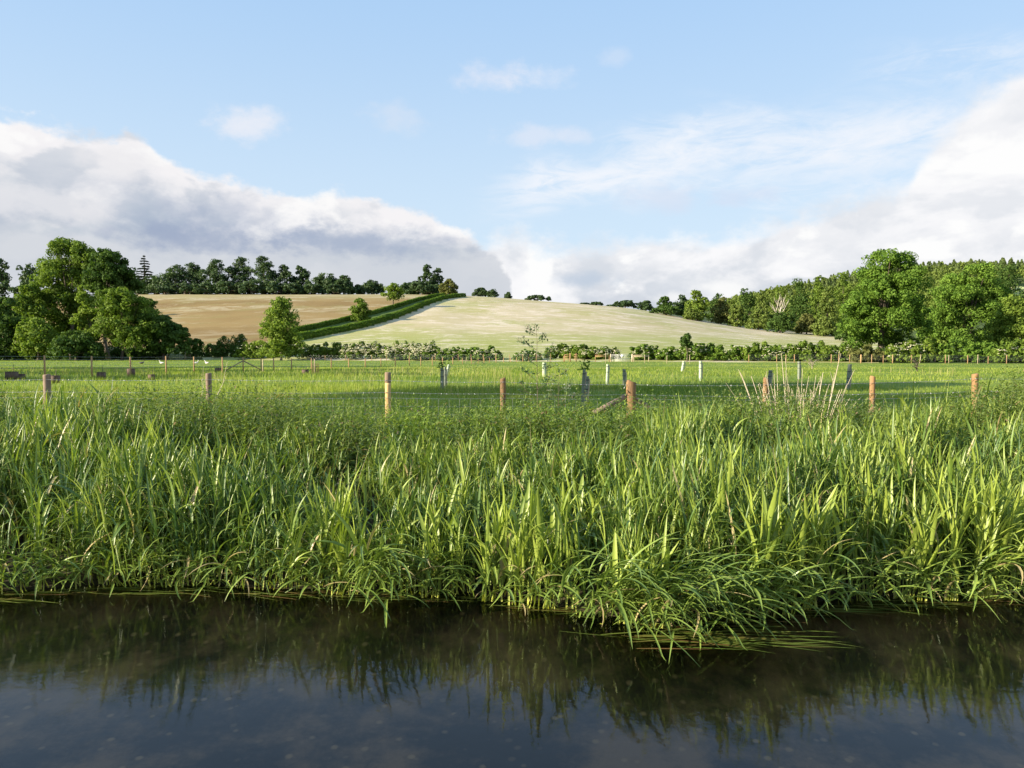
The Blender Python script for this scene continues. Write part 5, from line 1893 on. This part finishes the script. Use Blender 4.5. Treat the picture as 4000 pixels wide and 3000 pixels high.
def kissing_gate():
    A = at(2205, YH(2230) - 2)
    root = empty('kissing_gate', A, 'orange timber kissing gate of stout posts and stacked rails', 'gate')
    w = (2252 - 2205) / F * A[1]
    for x, y, hh, s in ((0, 0, 1.2, .14), (w * .45, -.6, 1.5, .2), (w * .98, .3, 1.45, .16), (-w * .1, -1.0, .95, .10)):
        mb = MB()
        mb.box((x, y, hh / 2 - .1), (s, s, hh + .2))
        mb.obj('post', M['post_new'], root)
    for x0_, x1_, y in ((0, w * .45, -.3), (w * .78, w * 1.18, .15)):
        for z in (.35, .62, .9, 1.18):
            mb = MB()
            mb.box(((x0_ + x1_) / 2, y, z), (x1_ - x0_, .04, .085), rotz(-.25))
            mb.obj('rail', M['post_new'], root)


kissing_gate()


# ------------------------------------------------------------------ tree guards in the meadow
def guard(label, px, top, bot, r, mt='tube_white', lean=0.0, sprout=0, twin=False, strap=.62):
    Y = 1.53 * F / (bot - 1378)
    g = at(px, Y)
    H = P(px, top, Y)[2] - g[2]
    root = empty('tree_guard', g, label, 'tree guard', 'plastic tubes round young trees')
    mb = MB()
    th = np.linspace(0, 2 * np.pi, 17)
    n = 14
    # open-topped tube with wall thickness
    R_ = [(r * .97, -.05), (r * .97, H * .5), (r, H * .97), (r * 1.07, H), (r * .92, H), (r * .9, H * .8)]
    pts = np.array([(lean * z, 0, z) for _, z in R_])
    mb.tube(pts, [a for a, _ in R_], 16, False)
    mb.obj('tube', M[mt], root, True)
    m2 = MB()
    for s in (strap, strap + .27 if strap < .65 else .3):
        z = H * s
        m2.tube([(lean * z, 0, z - .012), (lean * z, 0, z + .012)], r * 1.09, 14)
    m2.obj('strap', M['dark_plastic'], root)
    m3 = MB()
    hs = H * rng_g.uniform(.8, .95)
    m3.box((lean * hs / 2 + r * 1.35, .03, hs / 2 - .1), (.035, .035, hs + .2), np.array([[1, 0, lean], [0, 1, 0], [-lean, 0, 1]]))
    m3.obj('stake', M['stake'], root)
    if sprout:
        m4 = MB()
        hs = sprout
        m4.tube([(lean * H, 0, H * .7), (lean * H, 0, H + hs * .9)], [.008, .004], 5)
        m4.obj('sapling_stem', M['green_stalk'], root)
        k = 46
        C = np.stack([lean * H + rng_g.normal(size=k) * .07 * (1 + hs), rng_g.normal(size=k) * .07, H + rng_g.uniform(-.02, 1, k) * hs], 1)
        N = rng_g.normal(size=(k, 3))
        N /= np.linalg.norm(N, axis=1)[:, None]
        t = rng_g.uniform(0, 1, k)
        V, Q, Cc = cards(C, N, .06, rng_g, np.stack([t, t * 0, t * 0], 1), 1.5)
        mk('sapling_leaves', V, Q, M['t_mid'], root, Cc)
    return root


rng_g = np.random.default_rng(5)
guard('grey green tube with leaf tuft, left of the tall hemlock', 1726, 1436, 1530, .058, 'tube_green', 0, .22)
guard('slim tube right behind the leaf tufted one', 1739, 1432, 1518, .05, 'tube_green')
guard('pale tube leaning right beside the leaf tufted one', 1742, 1424, 1478, .07, 'tube_white', .22, .5)
guard('short pale cracked tube right of the tall hemlock', 2126, 1416, 1472, .13, 'tube_white')
guard('large grey tube nearest the braced strainer on its left, twigs at its top', 2274, 1443, 1596, .045, 'tube_green', .05, .25)
guard('slimmer tube leaning behind the large grey tube', 2285, 1470, 1600, .038, 'tube_green', .08)
guard('slim pale tube standing between two fence posts, left of the strainer', 2371, 1423, 1504, .062, 'tube_white', .03)
guard('dark green tube just left of the stout strainer post', 2438, 1442, 1512, .072, 'tube_green')
guard('pale tube leaning right near the small thorn tree', 2664, 1411, 1452, .11, 'tube_white', .18)
guard('bright pale upright tube in the open right meadow', 2736, 1410, 1488, .085, 'tube_white', 0)
guard('green tube behind the post hidden in dead stalks', 3002, 1446, 1512, .085, 'tube_green', .12)
guard('far green tube among the dead stalks', 3121, 1412, 1482, .088, 'tube_green')
guard('wide grey green tube with a dark strap right of the dead stalks', 3311, 1423, 1522, .08, 'tube_green', .08, 0.0, False, .45)


def mesh_box(label, px, top, bot, wpx, h=None):
    Y = 1.53 * F / (bot - 1378)
    g = at(px, Y)
    H = P(px, top, Y)[2] - g[2]
    w = wpx / F * Y
    root = empty('shrub_guard', g, label, 'shrub guard', 'brown square mesh guards round young shrubs')
    mb = MB()
    t_ = .02
    for sx, sy in ((1, 0), (-1, 0), (0, 1), (0, -1)):
        mb.box((sx * w / 2, sy * w / 2, H / 2), (t_ if sx else w - .01, t_ if sy else w - .01, H))
    mb.obj('side_panel', M['box'], root)
    m1 = MB()
    for sx, sy in ((1, 0), (-1, 0), (0, 1), (0, -1)):
        m1.box((sx * w / 2, sy * w / 2, H + .012), (t_ * 2 if sx else w + .02, t_ * 2 if sy else w + .02 + .001, .02 + .002 * abs(sx)))
    m1.obj('rim', M['bark'], root)
    m2 = MB()
    m2.tube([(w * .2, 0, 0), (w * .22, 0, H * 1.9)], .012, 5)
    m2.obj('cane', M['bark'], root)


for a in (('leftmost brown mesh guard, wide and dark topped', 46, 1453, 1484, 32), ('brown mesh guard right beside the thick grey post', 213, 1468, 1497, 28),
          ('brown mesh guard between the second and third far posts', 395, 1455, 1482, 23), ('small brown mesh guard directly before a far post', 512, 1441, 1470, 21),
          ('low brown mesh guard sunk in bright grass', 592, 1464, 1484, 18), ('small dark mesh guard left of the braced far strainer', 852, 1438, 1454, 18),
          ('small dark mesh guard left of the rust mesh cylinder', 1192, 1445, 1460, 20), ('dark low mesh guard behind the leftmost one', 78, 1462, 1482, 26)):
    mesh_box(*a)


def rust_cylinder():
    Y = 1.53 * F / (1462 - 1378)
    g = at(1232, Y)
    root = empty('mesh_guard', g, 'rust coloured wire mesh cylinder round a thin stake', 'tree guard')
    r = 13 / F * Y
    H = P(1232, 1420, Y)[2] - g[2]
    mb = MB()
    for i in range(18):
        a = i / 18 * 2 * np.pi
        mb.tube([(r * math.cos(a), r * math.sin(a), 0), (r * math.cos(a), r * math.sin(a), H)], .005, 3, False)
    for z in np.linspace(.03, H, 9):
        th = np.linspace(0, 2 * np.pi, 19)
        mb.tube(np.stack([r * np.cos(th), r * np.sin(th), th * 0 + z], 1), .005, 3, False)
    mb.obj('wire_mesh', M['rust'], root)
    m2 = MB()
    m2.tube([(0, 0, 0), (.02, 0, H * .7)], [.02, .012], 5)
    m2.obj('sapling_stem', M['bark'], root)


M['rust'] = plain('rust', (0.25, 0.12, 0.06), .7)
rust_cylinder()


# ------------------------------------------------------------------ individual plants
def small_tree(name, label, px, top, bot, wpx, leaves, bark='bark_pale', seed=0, mt='t_mid', low=.3):
    Y = 1.53 * F / (bot - 1378)
    g = at(px, Y)
    rng = np.random.default_rng(seed)
    H = P(px, top, Y)[2] - g[2]
    w = wpx / F * Y
    root = empty(name, g, label, 'sapling')
    mb = MB()
    mb.tube([(0, 0, -.1), (.02, 0, H * low), (-.02, 0, H * .6)], [.05, .045, .02], 7)
    ends = []
    for i in range(11):
        a = rng.uniform(0, 6.28)
        z0 = H * rng.uniform(low * .8, .6)
        e = np.array([math.cos(a) * w / 2 * rng.uniform(.5, 1), math.sin(a) * w / 2, z0 + H * rng.uniform(.12, .4)])
        s = np.array([0, 0, z0])
        m_ = (s + e) / 2 + rng.normal(size=3) * .08
        mb.tube([s, m_, e], [.025, .015, .006], 5, False)
        ends.append(e)
        for j in range(3):
            e2 = m_ + (e - m_) * rng.uniform(.2, .9) + rng.normal(size=3) * .2
            mb.tube([m_, e2], [.012, .005], 4, False)
            ends.append(e2)
    mb.obj('branches', M[bark], root)
    ends = np.array(ends)
    I = rng.integers(0, len(ends), leaves)
    C = ends[I] + rng.normal(size=(leaves, 3)) * .13
    N = rng.normal(size=(leaves, 3))
    N /= np.linalg.norm(N, axis=1)[:, None]
    t = rng.uniform(0, 1, leaves)
    V, Q, c = cards(C, N, .09, rng, np.stack([t, t * 0, t * 0], 1))
    mk('foliage', V, Q, M[mt], root, c)


small_tree('young_fruit_tree', 'small sparse fruit tree with pale stem in the right meadow', 3172, 1390, 1443, 50, 150, seed=3, mt='t_olive')
small_tree('young_fruit_tree', 'low leafless crooked sapling before the right hedge', 3582, 1398, 1452, 52, 26, seed=4, bark='bark', low=.18)


def hemlock(label, px, top, bot, Y, wpx, seed, nb=9, umb=8, leafy=300, thick=.009):
    g = at(px, Y)
    rng = np.random.default_rng(seed)
    H = P(px, top, Y)[2] - g[2]
    w = wpx / F * Y
    root = empty('umbel_plant', g, label, 'wild plant')
    mb = MB()
    zs = np.linspace(0, H * .97, 9)
    xs = np.cumsum(rng.normal(size=9) * .006)
    mb.tube(np.stack([xs, xs * .3, zs], 1), np.linspace(thick, thick * .35, 9), 6, False)
    tips = []
    for i in range(nb):
        f = .18 + .76 * (i + .5) / nb
        side = 1 if i % 2 else -1
        L = w * .5 * rng.uniform(.75, 1.1) * (1.0 if f < .8 else .6)
        a = rng.uniform(-.5, .5)
        s = np.array([np.interp(H * f, zs, xs), 0, H * f])
        e = s + np.array([side * L * math.cos(a), L * math.sin(a) * .6, L * rng.uniform(.25, .75)])
        m_ = (s + e) / 2 + [0, 0, L * .06]
        mb.tube([s, m_, e], [thick * .5, thick * .38, thick * .25], 5, False)
        tips.append(e)
        for j in range(2):
            e2 = m_ + np.array([side * L * rng.uniform(.1, .5), rng.normal() * .05, L * rng.uniform(.1, .5)])
            mb.tube([m_, e2], [thick * .3, thick * .2], 4, False)
            tips.append(e2)
    tips.append(np.array([xs[-1], 0, H * .97]))
    for tpp in tips[-umb:]:
        for k in range(7):
            d = rng.normal(size=3) * .5 + [0, 0, 1.0]
            d /= np.linalg.norm(d)
            mb.tube([tpp, tpp + d * .055], [thick * .16, thick * .12], 3, False)
    mb.obj('stem', M['hem_stem'], root)
    # umbels
    C = np.concatenate([t + np.concatenate([rng.normal(size=(16, 2)) * .04, rng.uniform(.045, .062, (16, 1))], 1) for t in tips[-umb:]])
    N = rng.normal(size=C.shape) * .3 + [0, 0, 1]
    N /= np.linalg.norm(N, axis=1)[:, None]
    t = rng.uniform(0, 1, len(C))
    V, Q, c = cards(C, N, .019, rng, np.stack([t, t * 0, t * 0], 1), 1)
    mk('flower_umbels', V, Q, M['umbel'], root, c)
    T_ = np.array(tips)
    I = rng.integers(0, len(T_), leafy)
    f = rng.uniform(.35, 1.05, leafy)
    st_ = np.stack([np.zeros(leafy), np.zeros(leafy), T_[I, 2] - np.abs(T_[I, 0]) * .5], 1)
    C = st_ + (T_[I] - st_) * f[:, None] + rng.normal(size=(leafy, 3)) * .022
    N = rng.normal(size=C.shape)
    N /= np.linalg.norm(N, axis=1)[:, None]
    t = rng.uniform(0, 1, leafy)
    V, Q, c = cards(C, N, .028, rng, np.stack([t, t * 0, t * 0], 1), 1.9)
    mk('foliage', V, Q, M['hem_leaf'], root, c)


M['umbel'] = leaf_mat('umbel', (0.35, 0.38, 0.30), (0.6, 0.6, 0.52), .3, .6)
M['hem_leaf'] = leaf_mat('hemlock_leaf', (0.06, 0.12, 0.05), (0.12, 0.19, 0.08), .3, .5)
M['hem_stem'] = plain('hemlock_stem', (0.13, 0.10, 0.06), .5)
hemlock('tall branching hemlock rising above the fence against the pale hill', 2098, 1265, 1600, 13.4, 150, 4, 11, 14, 420)
hemlock('white flowered cow parsley right of the tall hemlock behind the wires', 2180, 1440, 1600, 15.2, 90, 6, 6, 12, 160, .006)
hemlock('low cow parsley left of the stout strainer post', 2225, 1512, 1620, 14.8, 60, 7, 5, 9, 120, .005)


def dead_stalks():
    rng = np.random.default_rng(61)
    g = at(3130, 12.3)
    root = empty('dead_stalk_clump', g, 'sheaf of tall bare straw coloured dead stalks standing out of the weeds', 'wild plant')
    spec = [(2955, 2900, 1480), (2975, 2935, 1470), (2985, 2962, 1500), (3010, 2990, 1465), (3020, 3035, 1420), (3035, 3010, 1500), (3050, 3070, 1445), (3060, 3052, 1380), (3085, 3068, 1400), (3090, 3120, 1470),
            (3100, 3080, 1500), (3120, 3135, 1440), (3125, 3160, 1470), (3140, 3120, 1510), (3150, 3200, 1490), (3170, 3188, 1465), (3185, 3240, 1500), (3195, 3215, 1455), (3215, 3205, 1470), (3225, 3275, 1425),
            (3240, 3285, 1380), (3232, 3260, 1455), (3250, 3310, 1500), (3255, 3338, 1445), (3240, 3290, 1520), (3150, 3175, 1530), (3070, 3020, 1540), (3110, 3060, 1550), (3180, 3165, 1520), (3205, 3230, 1530),
            (3252, 3370, 1545), (3090, 3140, 1520), (3030, 2960, 1545)]
    spec += [(3130 + rng.uniform(-190, 150), 0, rng.uniform(1440, 1560)) for _ in range(22)]
    spec = [(a, b if b else a + (a - 3120) * rng.uniform(.1, .55) + rng.normal() * 14, c) for a, b, c in spec]
    for xb, xt, yt in spec:
        yb = 12.3 + rng.uniform(-.25, .25)
        xb = 3130 + (xb - 3130) * .8
        B = at(xb, yb) - g
        Tt = P(xt, yt, yb + rng.uniform(-.15, .15)) - g
        mid = B * .5 + Tt * .5 + np.array([(xb - xt) / F * 12 * .12 + rng.normal() * .012, 0, .03])
        tt = np.linspace(0, 1, 7)[:, None]
        q = (1 - tt) ** 2 * B + 2 * tt * (1 - tt) * mid + tt ** 2 * Tt
        mb = MB()
        r = rng.uniform(.005, .009)
        mb.tube(q, r * np.linspace(1.2, .45, 7), 5, False)
        if rng.uniform() < .5:
            j = rng.integers(2, 5)
            e = q[j] + np.array([rng.normal() * .1, 0, rng.uniform(.08, .25)])
            mb.tube([q[j], (q[j] + e) / 2 + [rng.normal() * .02, 0, 0], e], [r * .7, r * .5, r * .3], 4, False)
        mb.obj('stalk', M['stalk'], root)
    for k, (lb, xb, yb_, xt, yt, Y) in enumerate((('single bare stalk arching right of the dead stalk clump', 3330, 1640, 3424, 1540, 12.4), ('bare forked stalk leaning below the rightmost brown post', 3740, 1720, 3808, 1572, 11.6),
                                                  ('thin dry stem crossing the left meadow beside the short grey post', 830, 1520, 888, 1412, 13.0), ('thin dry bent stem left of the short grey post', 765, 1560, 795, 1430, 13.0),
                                                  ('bare stalk leaning right of the stout strainer toward the dead clump', 2935, 1610, 2835, 1495, 12.6))):
        A = P(xb, yb_ + 60, Y)
        Tt = P(xt, yt, Y)
        o = empty('dry_stalk', A, lb, 'wild plant')
        m_ = (A + Tt) / 2 - A + np.array([.05, 0, -.02])
        mb = MB()
        mb.tube([A - A, m_ * .6, m_, Tt - A], [.006, .005, .004, .002], 5, False)
        mb.tube([m_, m_ + (Tt - A - m_) * .6 + [.03, 0, -.06]], [.003, .0015], 4, False)
        mb.obj('stalk', M['stalk'], o)


dead_stalks()


# ------------------------------------------------------------------ birds on the far meadow
def bird(label, px, py, Y, mt, rz, s=1.0, name='goose'):
    g = at(px, Y)
    rng = np.random.default_rng(1)
    mb = MB()
    prof = np.array([(-.36, .26, .01), (-.28, .25, .05), (-.15, .23, .11), (0, .22, .135), (.13, .24, .12), (.22, .30, .075), (.26, .38, .045), (.28, .46, .036), (.31, .52, .045), (.36, .535, .035), (.39, .53, .012)])
    pts = np.stack([prof[:, 0], prof[:, 0] * 0, prof[:, 1]], 1) * s
    mb.tube(pts, prof[:, 2] * s, 10)
    o = mb.obj(name, M[mt], None, True)
    o.location = tuple(g)
    o.rotation_euler = (0, 0, rz)
    tag(o, label, 'bird')
    m2 = MB()
    m2.tube([(.385 * s, 0, .525 * s), (.46 * s, 0, .51 * s)], [.016 * s, .005 * s], 6)
    m2.obj('beak', M['beak'], o)
    for y in (-.05, .05):
        m3 = MB()
        m3.tube([(.02 * s, y * s, .14 * s), (.03 * s, y * s, 0)], .012 * s, 6)
        m3.box((.06 * s, y * s, .008), (.09 * s, .05 * s, .014))
        m3.obj('leg', M['beak'], o)


bird('dark bird standing on the lit strip of the left meadow', 553, 1421, 96, 'feather_dark', 0.2)
bird('white bird beside the third far post, first of the white ones', 632, 1421, 96, 'feather', 3.0, name='goose')
bird('white bird just right of the fifth far post', 765, 1421, 96, 'feather', 0.3)
bird('white bird with raised head, rightmost of the birds', 808, 1420, 97, 'feather', 2.8)

print('objects', len(bpy.data.objects), 'verts', sum(len(m.vertices) for m in bpy.data.meshes))
